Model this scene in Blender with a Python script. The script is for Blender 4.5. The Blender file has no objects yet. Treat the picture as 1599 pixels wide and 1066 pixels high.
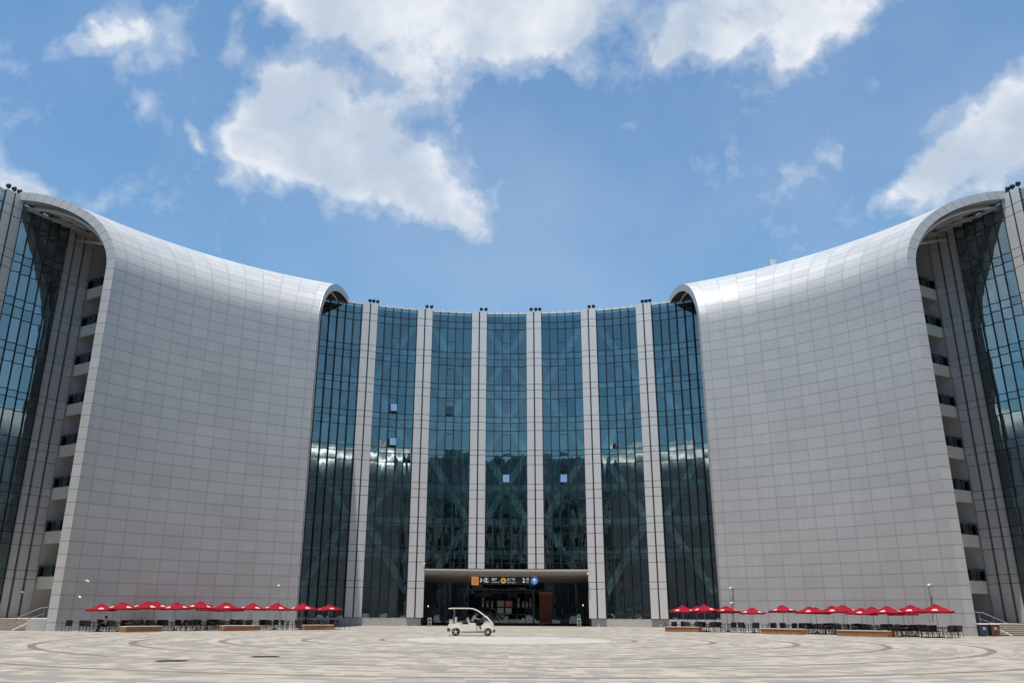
import bpy, bmesh, math, random
from mathutils import Vector, Matrix
R_ = math.radians
rnd = random.Random(7)
sc = bpy.context.scene
col = sc.collection

# ------------------------------------------------------------------ camera
F, TH, ROLL, YAW, EYE = 1276.14, 0.318754, 0.0051659, 0.0134, 1.686
cd = bpy.data.cameras.new("camera")
cd.sensor_width = 36.0
cd.lens = 36.0 * F / 1599
cd.shift_x = (799.5 - 777.88) / 1599
cd.clip_start = 0.1
cd.clip_end = 5000
cam = bpy.data.objects.new("camera", cd)
col.objects.link(cam)
right0 = Vector((math.cos(YAW), math.sin(YAW), 0))
fwd = Vector((-math.sin(YAW) * math.cos(TH), math.cos(YAW) * math.cos(TH), math.sin(TH)))
up0 = right0.cross(fwd)
cr, sr = math.cos(ROLL), math.sin(ROLL)
rt = right0 * cr + up0 * sr
up = -right0 * sr + up0 * cr
m = Matrix((rt, up, -fwd)).transposed().to_4x4()
m.translation = Vector((0, 0, EYE))
cam.matrix_world = m
sc.camera = cam

# ------------------------------------------------------------------ exposure
sc.view_settings.view_transform = 'Standard'
sc.view_settings.look = 'None'
sc.view_settings.gamma = 1
sc.view_settings.exposure = 0.50
sc.cycles.max_bounces = 8
sc.cycles.transparent_max_bounces = 12
sc.cycles.caustics_reflective = False
sc.cycles.caustics_refractive = False
sc.cycles.sample_clamp_indirect = 6

# ------------------------------------------------------------------ node helper
class X:
    """tiny expression wrapper round shader sockets"""
    nt = None
    def __init__(s, sock): s.s = sock
    @staticmethod
    def node(t, **kw):
        n = X.nt.nodes.new(t)
        for k, v in kw.items(): setattr(n, k, v)
        return n
    @staticmethod
    def put(inp, v):
        if isinstance(v, X): X.nt.links.new(v.s, inp)
        else: inp.default_value = v
    @staticmethod
    def m(op, a, b=None, c=None, clamp=False):
        n = X.node('ShaderNodeMath', operation=op, use_clamp=clamp)
        X.put(n.inputs[0], a)
        if b is not None: X.put(n.inputs[1], b)
        if c is not None: X.put(n.inputs[2], c)
        return X(n.outputs[0])
    @staticmethod
    def v(op, a, b=None, out=0):
        n = X.node('ShaderNodeVectorMath', operation=op)
        X.put(n.inputs[0], a)
        if b is not None: X.put(n.inputs[1], b)
        return X(n.outputs[out])
    def __add__(s, o): return X.m('ADD', s, o)
    def __radd__(s, o): return X.m('ADD', o, s)
    def __sub__(s, o): return X.m('SUBTRACT', s, o)
    def __rsub__(s, o): return X.m('SUBTRACT', o, s)
    def __mul__(s, o): return X.m('MULTIPLY', s, o)
    def __rmul__(s, o): return X.m('MULTIPLY', o, s)
    def __truediv__(s, o): return X.m('DIVIDE', s, o)
    def floor(s): return X.m('FLOOR', s)
    def fract(s): return X.m('FRACT', s)
    def lt(s, o): return X.m('LESS_THAN', s, o)
    def gt(s, o): return X.m('GREATER_THAN', s, o)
    @staticmethod
    def smooth(x, a, b):
        n = X.node('ShaderNodeMapRange', interpolation_type='SMOOTHSTEP')
        X.put(n.inputs[0], x); X.put(n.inputs[1], a); X.put(n.inputs[2], b)
        return X(n.outputs[0])
    @staticmethod
    def lin(x, a, b, c, d):
        n = X.node('ShaderNodeMapRange')
        for i, q in enumerate((x, a, b, c, d)): X.put(n.inputs[i], q)
        return X(n.outputs[0])
    @staticmethod
    def mix(f, a, b):
        n = X.node('ShaderNodeMix', data_type='RGBA')
        X.put(n.inputs[0], f)
        X.put(n.inputs[6], a if isinstance(a, X) else tuple(a) + (1,))
        X.put(n.inputs[7], b if isinstance(b, X) else tuple(b) + (1,))
        return X(n.outputs[2])
    @staticmethod
    def noise(vec, scale, detail=3, rough=.5, dist=0, out=0):
        n = X.node('ShaderNodeTexNoise')
        if vec is not None: X.put(n.inputs['Vector'], vec)
        n.inputs['Scale'].default_value = scale
        n.inputs['Detail'].default_value = detail
        n.inputs['Roughness'].default_value = rough
        n.inputs['Distortion'].default_value = dist
        return X(n.outputs[out])
    @staticmethod
    def xyz(a, b, c=0.0):
        n = X.node('ShaderNodeCombineXYZ')
        for i, q in enumerate((a, b, c)): X.put(n.inputs[i], q)
        return X(n.outputs[0])
    @staticmethod
    def sep(v):
        n = X.node('ShaderNodeSeparateXYZ'); X.put(n.inputs[0], v)
        return X(n.outputs[0]), X(n.outputs[1]), X(n.outputs[2])
    @staticmethod
    def white(v, out=0):
        n = X.node('ShaderNodeTexWhiteNoise', noise_dimensions='3D'); X.put(n.inputs[0], v)
        return X(n.outputs[out])
    @staticmethod
    def uv(): return X(X.node('ShaderNodeTexCoord').outputs['UV'])
    @staticmethod
    def obj(): return X(X.node('ShaderNodeTexCoord').outputs['Object'])
    @staticmethod
    def pos(): return X(X.node('ShaderNodeNewGeometry').outputs['Position'])
    @staticmethod
    def bump(h, strength=.3, dist=.02):
        n = X.node('ShaderNodeBump'); X.put(n.inputs['Height'], h)
        n.inputs['Strength'].default_value = strength; n.inputs['Distance'].default_value = dist
        return X(n.outputs[0])

# ------------------------------------------------------------------ sun + sky with clouds
SUN_EL, SUN_AZ = R_(78), R_(206)       # azimuth measured clockwise from +Y
sd = Vector((math.sin(SUN_AZ) * math.cos(SUN_EL), math.cos(SUN_AZ) * math.cos(SUN_EL), math.sin(SUN_EL)))
ld = bpy.data.lights.new("sun", 'SUN')
ld.energy = 4.5; ld.angle = R_(0.53); ld.color = (1, .96, .9)
sun = bpy.data.objects.new("sun", ld); col.objects.link(sun)
sun.rotation_euler = sd.to_track_quat('Z', 'Y').to_euler()
sun.location = (0, 20, 90)

# cloud lumps: compass bearing (x/y) and direction, as unit vectors, angular size, weight
CLOUDS = []  # filled below from CL
CL = [
    (-0.2497, 0.7351, 0.6302, 0.0255, 1.00),
    (-0.1893, 0.7499, 0.6339, 0.0349, 1.00),
    (-0.1120, 0.7613, 0.6387, 0.0402, 1.00),
    (-0.0179, 0.7640, 0.6449, 0.0428, 1.00),
    (0.0551, 0.7761, 0.6281, 0.0294, 0.90),
    (-0.0781, 0.8127, 0.5774, 0.0240, 0.90),
    (-0.0182, 0.7963, 0.6046, 0.0207, 0.60),
    (-0.1137, 0.7868, 0.6066, 0.0204, 0.70),
    (0.0745, 0.7273, 0.6822, 0.0525, 1.00),
    (-0.1716, 0.7178, 0.6748, 0.0429, 0.80),
    (-0.2914, 0.7613, 0.5792, 0.0127, 0.50),
    (-0.2988, 0.7451, 0.5962, 0.0109, 0.40),
    (-0.2377, 0.7996, 0.5515, 0.0230, 0.90),
    (-0.2824, 0.8184, 0.5004, 0.0254, 0.95),
    (-0.2339, 0.8296, 0.5071, 0.0315, 1.00),
    (-0.1967, 0.8191, 0.5388, 0.0340, 1.00),
    (-0.1466, 0.8383, 0.5251, 0.0348, 1.00),
    (-0.1104, 0.8651, 0.4892, 0.0293, 1.00),
    (-0.0691, 0.8899, 0.4509, 0.0230, 0.90),
    (-0.1775, 0.8547, 0.4877, 0.0278, 0.95),
    (-0.1189, 0.8857, 0.4488, 0.0190, 0.60),
    (-0.0461, 0.9019, 0.4294, 0.0125, 0.50),
    (-0.4073, 0.7109, 0.5734, 0.0161, 0.62),
    (-0.3629, 0.7214, 0.5899, 0.0219, 0.75),
    (-0.4282, 0.6974, 0.5747, 0.0142, 0.60),
    (-0.3906, 0.7324, 0.5577, 0.0102, 0.38),
    (-0.3487, 0.7866, 0.5096, 0.0083, 0.36),
    (-0.3423, 0.7968, 0.4980, 0.0067, 0.34),
    (-0.5273, 0.7312, 0.4327, 0.0216, 1.30),
    (-0.5134, 0.7418, 0.4314, 0.0160, 0.90),
    (-0.4586, 0.7831, 0.4201, 0.0115, 0.40),
    (-0.4017, 0.7555, 0.5176, 0.0071, 0.20),
    (0.1836, 0.7644, 0.6180, 0.0306, 1.00),
    (0.2192, 0.7692, 0.6002, 0.0216, 0.70),
    (0.2444, 0.7521, 0.6121, 0.0339, 1.00),
    (0.3143, 0.7324, 0.6040, 0.0303, 1.00),
    (0.3633, 0.7229, 0.5877, 0.0214, 0.85),
    (0.3155, 0.7564, 0.5730, 0.0139, 0.65),
    (0.1643, 0.7839, 0.5988, 0.0116, 0.60),
    (0.3142, 0.8203, 0.4779, 0.0110, 0.36),
    (0.3117, 0.8326, 0.4578, 0.0077, 0.30),
    (0.3595, 0.7921, 0.4933, 0.0098, 0.42),
    (0.3353, 0.8091, 0.4826, 0.0083, 0.30),
    (0.5153, 0.7066, 0.4850, 0.0202, 1.00),
    (0.4954, 0.7352, 0.4627, 0.0217, 1.00),
    (0.4736, 0.7638, 0.4385, 0.0218, 0.95),
    (0.5187, 0.7446, 0.4200, 0.0291, 1.00),
    (0.4433, 0.7872, 0.4287, 0.0171, 0.75),
    (0.4214, 0.7996, 0.4278, 0.0117, 0.60),
    (0.4581, 0.7435, 0.4872, 0.0091, 0.50),
    (-0.3246, 0.6508, 0.6863, 0.0425, 0.90),
    (0.4382, 0.6292, 0.6420, 0.0413, 0.90),
    (0.3408, -0.3509, 0.8722, 0.0946, 0.87),
    (-0.9436, 0.0241, 0.3302, 0.1049, 0.72),
    (0.9226, -0.1641, 0.3491, 0.1344, 0.76),
    (0.6782, -0.1336, 0.7226, 0.0829, 0.87),
    (-0.6412, -0.3244, 0.6954, 0.1168, 0.88),
    (-0.5474, -0.4743, 0.6895, 0.1736, 0.79),
    (0.5923, 0.0132, 0.8056, 0.0825, 0.74),
    (0.4837, 0.0155, 0.8751, 0.1254, 0.73),
    (-0.5943, -0.0498, 0.8027, 0.0828, 0.79),
    (-0.8155, -0.3466, 0.4635, 0.1150, 0.84),
    (0.4514, -0.0953, 0.8872, 0.1773, 0.81),
    (-0.7204, -0.5654, 0.4016, 0.1417, 0.73),
    (0.7640, -0.3457, 0.5449, 0.1419, 0.84),
    (0.8186, -0.1503, 0.5544, 0.1602, 0.80),
]
w = bpy.data.worlds.new("World"); sc.world = w; w.use_nodes = True
X.nt = w.node_tree; X.nt.nodes.clear()
sky = X.node('ShaderNodeTexSky', sky_type='NISHITA')
sky.sun_disc = False; sky.sun_elevation = SUN_EL; sky.sun_rotation = SUN_AZ
sky.air_density = 1.25; sky.dust_density = 0.9; sky.ozone_density = 3.0; sky.altitude = 0
dirv = X.v('NORMALIZE', X(X.node('ShaderNodeTexCoord').outputs['Generated']))
# domain warping gives the billowed outlines
wob = X.v('SUBTRACT', X.noise(dirv, 4.2, 5, .62, 0, 1), (.5, .5, .5))
wsc = X.node('ShaderNodeVectorMath', operation='SCALE'); X.put(wsc.inputs[0], wob); wsc.inputs[3].default_value = .19
dw = X.v('NORMALIZE', X.v('ADD', dirv, X(wsc.outputs[0])))
tot = None
for (cx, cy, cz, sg, wt) in CL:
    dt = X.v('DOT_PRODUCT', dw, (cx, cy, cz), out=1)
    e = X.m('EXPONENT', (dt - 1.0) * (1.0 / (sg * sg))) * wt
    tot = e if tot is None else tot + e
tot = X.m('MINIMUM', tot, 1.15)
fb = X.noise(dirv, 9.0, 12, .64, .25)
fine = X.noise(dirv, 34.0, 8, .62, .4)
dens = tot + (fb - .5) * 2.1 + (fine - .5) * .8
core = X.smooth(dens, .30, 1.12)
wisp = X.smooth(dens, .0, .75) * .40
veil = X.smooth(X.noise(dirv, 1.7, 7, .55, 0), .40, .80) * .20
mask = X.m('MAXIMUM', core * .93, X.m('MAXIMUM', wisp, veil))
# grey undersides: sample the same field a little lower in the sky
up_ = X.v('ADD', dirv, (0, .03, -.075))
thick = X.noise(up_, 6.5, 6, .55, .2)
shade = X.smooth(tot * .7 + (thick - .5) * 3.4, .25, 1.25)
ccol = X.mix(shade, (6.9, 7.1, 7.35), (4.2, 4.85, 5.75))
tint = X.node('ShaderNodeMix', data_type='RGBA', blend_type='MULTIPLY')
tint.inputs[0].default_value = 1.0
X.put(tint.inputs[6], X(sky.outputs[0])); tint.inputs[7].default_value = (.74, 1.05, 1.16, 1)
skyc = X.mix(mask, X(tint.outputs[2]), ccol)
bg = X.node('ShaderNodeBackground'); X.put(bg.inputs[0], skyc); bg.inputs[1].default_value = .092
X.nt.links.new(bg.outputs[0], X.node('ShaderNodeOutputWorld').inputs[0])

# ------------------------------------------------------------------ materials
def mat(name):
    m = bpy.data.materials.new(name); m.use_nodes = True
    X.nt = m.node_tree; X.nt.nodes.clear()
    return m
def out(sh):
    X.nt.links.new(sh, X.node('ShaderNodeOutputMaterial').inputs[0])
def princ(base, rough=.5, metal=0.0, normal=None, spec=.5, **kw):
    p = X.node('ShaderNodeBsdfPrincipled')
    X.put(p.inputs['Base Color'], base if isinstance(base, X) else tuple(base) + (1,))
    X.put(p.inputs['Roughness'], rough); X.put(p.inputs['Metallic'], metal)
    p.inputs['Specular IOR Level'].default_value = spec
    if normal is not None: X.put(p.inputs['Normal'], normal)
    for k, v in kw.items(): p.inputs[k].default_value = v
    return p
def simple(name, c, rough=.5, metal=0.0, var=.12, scale=3.0, spec=.5, bump=0):
    m = mat(name)
    n = X.noise(X.obj(), scale, 5, .6)
    n2 = X.noise(X.obj(), scale * 9, 3, .6)
    k = (n - .5) * (2 * var) + (n2 - .5) * var + 1.0
    g = X.node('ShaderNodeMix', data_type='RGBA', blend_type='MULTIPLY'); g.inputs[0].default_value = 1
    g.inputs[6].default_value = tuple(c) + (1,)
    X.put(g.inputs[7], X.xyz(k, k, k))
    nm = X.bump(n2, bump, .01) if bump else None
    p = princ(X(g.outputs[2]), X.lin(n, .3, .7, rough * .9, min(1, rough * 1.1)), metal, nm, spec)
    out(p.outputs[0]); return m

M = {}
M['pier'] = simple('pier_metal', (.60, .585, .57), .42, .08, .05, .6)
M['clad'] = simple('wall_metal', (.62, .61, .60), .45, .08, .06, .6)
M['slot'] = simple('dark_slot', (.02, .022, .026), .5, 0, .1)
M['mullion'] = simple('dark_mullion', (.028, .036, .045), .35, .4, .1)
M['hmull'] = simple('dark_transom', (.045, .07, .085), .35, .4, .1)
M['stone'] = simple('granite_base', (.42, .41, .40), .6, 0, .1, 1.5, bump=.1)
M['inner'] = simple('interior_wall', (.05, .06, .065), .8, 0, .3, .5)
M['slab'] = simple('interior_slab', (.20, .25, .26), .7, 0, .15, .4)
M['brace'] = simple('brace_paint', (.52, .57, .56), .5, 0, .08)
M['roof'] = simple('roof_membrane', (.30, .30, .30), .8, 0, .15, .5)
M['cream'] = simple('cream_render', (.80, .77, .69), .7, 0, .06, 1.0)
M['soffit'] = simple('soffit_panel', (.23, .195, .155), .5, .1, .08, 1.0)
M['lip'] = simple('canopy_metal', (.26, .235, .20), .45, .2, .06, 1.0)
M['truss'] = simple('truss_paint', (.60, .60, .60), .5, .05, .08)
M['under_dark'] = simple('dark_underside', (.045, .04, .038), .7, 0, .2)  # darker colour for the shell underside towards its inner end
M['black'] = simple('black_paint', (.018, .018, .02), .4, .1, .1)
M['steel'] = simple('brushed_steel', (.45, .45, .46), .3, .8, .1)
M['white'] = simple('white_plastic', (.72, .72, .70), .35, 0, .05)
M['cart'] = simple('cream_gloss_paint', (.78, .74, .66), .22, 0, .04, 1.5)
M['seatc'] = simple('cream_vinyl', (.66, .60, .50), .5, 0, .06)
M['rubber'] = simple('tyre_rubber', (.02, .02, .021), .75, 0, .2, 8)
M['grey_plastic'] = simple('dark_grey_plastic', (.05, .055, .065), .5, 0, .1)
M['wicker'] = simple('dark_woven_seat', (.028, .022, .020), .65, 0, .35, 25, bump=.4)
M['frame'] = simple('dark_chair_frame', (.035, .03, .03), .4, .4, .15)
M['wood'] = simple('orange_brown_wood', (.34, .15, .06), .5, 0, .25, 2.5)
M['woodtop'] = simple('pale_bench_top', (.62, .56, .47), .5, 0, .08)
M['step'] = simple('step_granite', (.44, .39, .34), .7, 0, .12, 1.5)
M['steprise'] = simple('step_riser_granite', (.30, .26, .23), .7, 0, .12, 1.5)
M['redposter'] = None

def shell_mat():
    m = mat('brushed_aluminium_panels')
    u = X.uv(); a, b, _ = X.sep(u)
    fa, fb_ = a.fract(), b.fract()
    ea = X.m('MINIMUM', fa, 1.0 - fa) * 1.87
    eb = X.m('MINIMUM', fb_, 1.0 - fb_) * 1.08
    jm = X.m('MAXIMUM', ea.lt(.017), eb.lt(.023))
    cell = X.xyz(a.floor(), b.floor(), 3.0)
    wn = X.white(cell, 0); wc = X.white(cell, 1)
    pos = X.pos()
    big = X.noise(pos, .16, 4, .6)
    grim = X.noise(X.xyz(a * 5.0, b * .22, 0.0), 1.0, 6, .7)
    k = (wn - .5) * .035 + (big - .5) * .22 + (grim - .5) * .26 + 1.0
    jd = X.smooth(X.m('MINIMUM', ea, eb), .0, .16)      # slight dirt next to the joints
    k = k * X.lin(jd, 0.0, 1.0, .90, 1.0)
    base = X.v('MULTIPLY', X.xyz(k, k, k), (.435, .433, .427))
    stn = X.smooth(X.noise(X.xyz(a * .55, b * .35, 8.0), 1.0, 5, .65), .52, .78) * X.smooth(b, 30.0, 37.0) * .55
    base = X.mix(stn, base, (.40, .36, .31))
    strk = X.smooth(X.noise(X.xyz(a * 14.0, b * .10, 2.0), 1.0, 4, .7), .55, .8) * .30
    base = X.mix(strk, base, (.30, .30, .29))
    colr = X.mix(jm, base, (.27, .265, .26))
    # every panel sits at a slightly different tilt
    tilt = X.node('ShaderNodeVectorMath', operation='SCALE')
    X.put(tilt.inputs[0], X.v('SUBTRACT', wc, (.5, .5, .5))); tilt.inputs[3].default_value = .022
    nb = X.bump(X.noise(pos, .9, 2, .5), .10, .05)
    nrm = X.v('NORMALIZE', X.v('ADD', nb, X(tilt.outputs[0])))
    p = princ(colr, X.lin(wn, 0, 1, .36, .46), .22, nrm)
    out(p.outputs[0]); return m
M['shell'] = shell_mat()
def trim_mat():
    m = mat('aluminium_edge_trim')
    a, b, _ = X.sep(X.uv())
    fb_ = b.fract(); eb = X.m('MINIMUM', fb_, 1.0 - fb_) * 1.08
    wn = X.white(X.xyz(b.floor(), 1.0, 2.0), 0)
    n = X.noise(X.pos(), 1.2, 4, .6)
    k = (wn - .5) * .1 + (n - .5) * .1 + 1.0
    base = X.v('MULTIPLY', X.xyz(k, k, k), (.48, .47, .46))
    p = princ(X.mix(eb.lt(.028), base, (.2, .2, .2)), .45, .15)
    out(p.outputs[0]); return m
M['trim'] = trim_mat()

def glass_mat(name, tr, gl, base_ref, wav, tilt_amt, rough=.0):
    m = mat(name)
    a, b, _ = X.sep(X.uv())
    cell = X.xyz(a.floor(), b.floor(), 7.0)
    wc = X.white(cell, 1); wn = X.white(cell, 0)
    t = X.node('ShaderNodeVectorMath', operation='SCALE')
    X.put(t.inputs[0], X.v('SUBTRACT', wc, (.5, .5, .5))); t.inputs[3].default_value = tilt_amt
    pos = X.pos()
    px, py, pz = X.sep(pos)
    h = X.noise(X.xyz(px * 1.0, py * 1.0, pz * .28), .75, 2, .5)
    # each pane is slightly dished, as sealed glass units are
    fa = (a.fract() - .5); fc = (b.fract() - .5)
    dish = (fa * fa + fc * fc) * (wn - .3)
    nb = X.bump(h * (wav * X.lin(wn, 0, 1, .6, 1.5)) + dish * (wav * .35), 1.0, .02)
    nrm = X.v('NORMALIZE', X.v('ADD', nb, X(t.outputs[0])))
    tb = X.node('ShaderNodeBsdfTransparent')
    k = (wn - .5) * .16 + 1.0
    X.put(tb.inputs[0], X.v('MULTIPLY', X.xyz(k, k, k), tr))
    gb = X.node('ShaderNodeBsdfGlossy'); gb.inputs['Color'].default_value = tuple(gl) + (1,)
    gb.inputs['Roughness'].default_value = rough; X.put(gb.inputs['Normal'], nrm)
    lw = X.node('ShaderNodeFresnel'); lw.inputs[0].default_value = 1.5; X.put(lw.inputs['Normal'], nrm)
    fac = X.m('MULTIPLY', X(lw.outputs[0]) * .9 + base_ref, (wn - .5) * .28 + 1.0, clamp=True)
    mx = X.node('ShaderNodeMixShader'); X.put(mx.inputs[0], fac)
    X.nt.links.new(tb.outputs[0], mx.inputs[1]); X.nt.links.new(gb.outputs[0], mx.inputs[2])
    out(mx.outputs[0]); return m
M['glass'] = glass_mat('teal_curtain_glass', (.40, .62, .60), (.58, .74, .75), .25, 1.0, .014)
M['glass_end'] = glass_mat('end_bay_glass', (.40, .62, .60), (.62, .80, .82), .30, .35, .006)
M['glass_low'] = glass_mat('dark_lobby_glass', (.26, .34, .36), (.7, .85, .95), .12, .8, .01)
M['rail_glass'] = glass_mat('railing_glass', (.35, .5, .5), (.8, .95, .95), .08, .3, .01)
M['sash'] = glass_mat('sash_glass', (.3, .4, .42), (.95, .97, 1.0), .75, .2, .0)

def ground_mat():
    m = mat('concentric_granite_paving')
    x, y, z = X.sep(X.pos())
    yy = y - 54.5
    r = X.m('SQRT', x * x + yy * yy)
    th = X.m('ARCTAN2', x, yy)
    row = .62
    ri = (r / row).floor()
    cnt = X.m('MAXIMUM', (ri * 3.3).floor() * 2.0, 6.0)
    tv = th * (1 / (2 * math.pi)) * cnt + X.white(X.xyz(ri, 2.0, 0.0)) * 1.0
    ti = tv.floor()
    # long arcs of paler and greyer stone, tapering like brush strokes
    ring = ((r + .4) / 4.6)
    band = ring.fract()
    arc = X.noise(X.xyz(th * 4.5, r * .9, ring.floor() * 3.1), 1.0, 3, .6)
    arc2 = X.noise(X.xyz(th * 16.0, r * 1.7, 4.0), 1.0, 2, .5)
    sel = arc * .65 + arc2 * .35 + (X.white(X.xyz(ri, ti, 0.0)) - .5) * .26 + (band - .5) * .10
    s = X.smooth(sel, .44, .56)
    c = X.mix(s, (.222, .203, .178), (.345, .306, .262))
    # odd pink / buff tiles
    w1 = X.white(X.xyz(ri, ti, 5.0))
    c = X.mix(w1.gt(.98) * .4, c, (.56, .40, .30))
    c = X.mix((w1.lt(.12)) * .22, c, (.25, .245, .245))
    # joints
    fr, ft = (r / row).fract(), tv.fract()
    er = X.m('MINIMUM', fr, 1.0 - fr) * row
    et = X.m('MINIMUM', ft, 1.0 - ft) * .94
    j = X.m('MAXIMUM', er.lt(.010), et.lt(.010))
    c = X.mix(j * .7, c, (.12, .115, .11))
    # dark inlaid rings
    rr = (r - 5.6) / 4.6
    fr2 = (rr.fract() - .5)
    inl = X.m('ABSOLUTE', fr2).lt(.042) * r.gt(7.0) * r.lt(43.0)
    nn = X.white(X.xyz(ri, (th * 40.0).floor(), 9.0))
    c = X.mix(inl * .9, c, X.mix(nn, (.115, .09, .078), (.16, .13, .112)))
    disc = r.lt(6.4)
    dn = X.noise(X.pos(), 1.2, 4, .6)
    c = X.mix(disc, c, X.mix(dn, (.34, .315, .285), (.38, .355, .325)))
    stain = X.noise(X.pos(), .22, 6, .65)
    st = X.lin(stain, .3, .75, .84, 1.08)
    c = X.v('MULTIPLY', c, X.xyz(st, st, st))
    p = princ(c, X.lin(stain, .3, .7, .55, .72), 0.0, X.bump(dn, .1, .004), .4)
    out(p.outputs[0]); return m
M['ground'] = ground_mat()

def wood_mat():
    m = mat('orange_brown_slats')
    x, y, z = X.sep(X.obj())
    n = X.noise(X.xyz(x * 2.0, y * 2.0, z * 22.0), 1.6, 5, .6)
    j = (z * 9.5).fract().lt(.08)
    c = X.mix(n, (.24, .10, .035), (.40, .19, .08))
    c = X.mix(j * .6, c, (.08, .035, .015))
    p = princ(c, .5, 0.0); out(p.outputs[0]); return m
M['wood'] = wood_mat()
def red_mat():
    m = mat('red_canopy_fabric')
    n = X.noise(X.obj(), 3.0, 5, .6)
    c = X.mix(n, (.22, .012, .022), (.31, .022, .034))
    d = X.node('ShaderNodeBsdfDiffuse'); X.put(d.inputs[0], c)
    t = X.node('ShaderNodeBsdfTranslucent'); X.put(t.inputs[0], c)
    mx = X.node('ShaderNodeMixShader'); mx.inputs[0].default_value = .22
    X.nt.links.new(d.outputs[0], mx.inputs[1]); X.nt.links.new(t.outputs[0], mx.inputs[2])
    out(mx.outputs[0]); return m
M['red'] = red_mat()
M['print'] = simple('faded_white_print', (.55, .33, .33), .8, 0, .2, 12)
M['orange'] = simple('orange_sign_face', (.72, .28, .09), .5, 0, .03)
M['yellow'] = simple('yellow_sign_face', (.75, .46, .06), .5, 0, .03)
M['blue'] = simple('blue_sign_face', (.06, .16, .50), .5, 0, .03)
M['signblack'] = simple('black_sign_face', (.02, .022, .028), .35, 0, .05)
M['redbanner'] = simple('red_brown_banner', (.26, .07, .045), .6, 0, .45, 1.4)
M['skin'] = simple('skin', (.48, .30, .21), .55, 0, .05)
M['hair'] = simple('black_hair', (.015, .013, .012), .6, 0, .2, 20)
M['shirt_blue'] = simple('pale_blue_shirt', (.50, .56, .66), .8, 0, .06)
M['shirt_white'] = simple('white_shirt', (.62, .62, .62), .8, 0, .06)
M['cloth_black'] = simple('black_cloth', (.02, .02, .024), .85, 0, .15)
M['cloth_maroon'] = simple('maroon_cloth', (.16, .045, .04), .85, 0, .15)
M['binblue'] = simple('navy_bin_plastic', (.03, .05, .10), .45, 0, .1)
M['binbrown'] = simple('brown_bin_plastic', (.13, .055, .035), .45, 0, .1)
M['green'] = simple('green_panel', (.06, .16, .10), .5, 0, .1)
M['greyboard'] = simple('grey_board', (.38, .36, .33), .5, 0, .05)
M['bronze'] = simple('dull_bronze', (.16, .145, .125), .5, .4, .1)
M['iron'] = simple('cast_iron', (.06, .055, .05), .6, .5, .3, 10, bump=.4)
M['poster_a'] = simple('grey_green_poster', (.30, .36, .30), .6, 0, .4, 3)
M['poster_b'] = simple('red_poster', (.50, .15, .14), .6, 0, .4, 3)
M['poster_c'] = simple('pale_poster', (.55, .60, .60), .6, 0, .35, 4)

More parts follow.
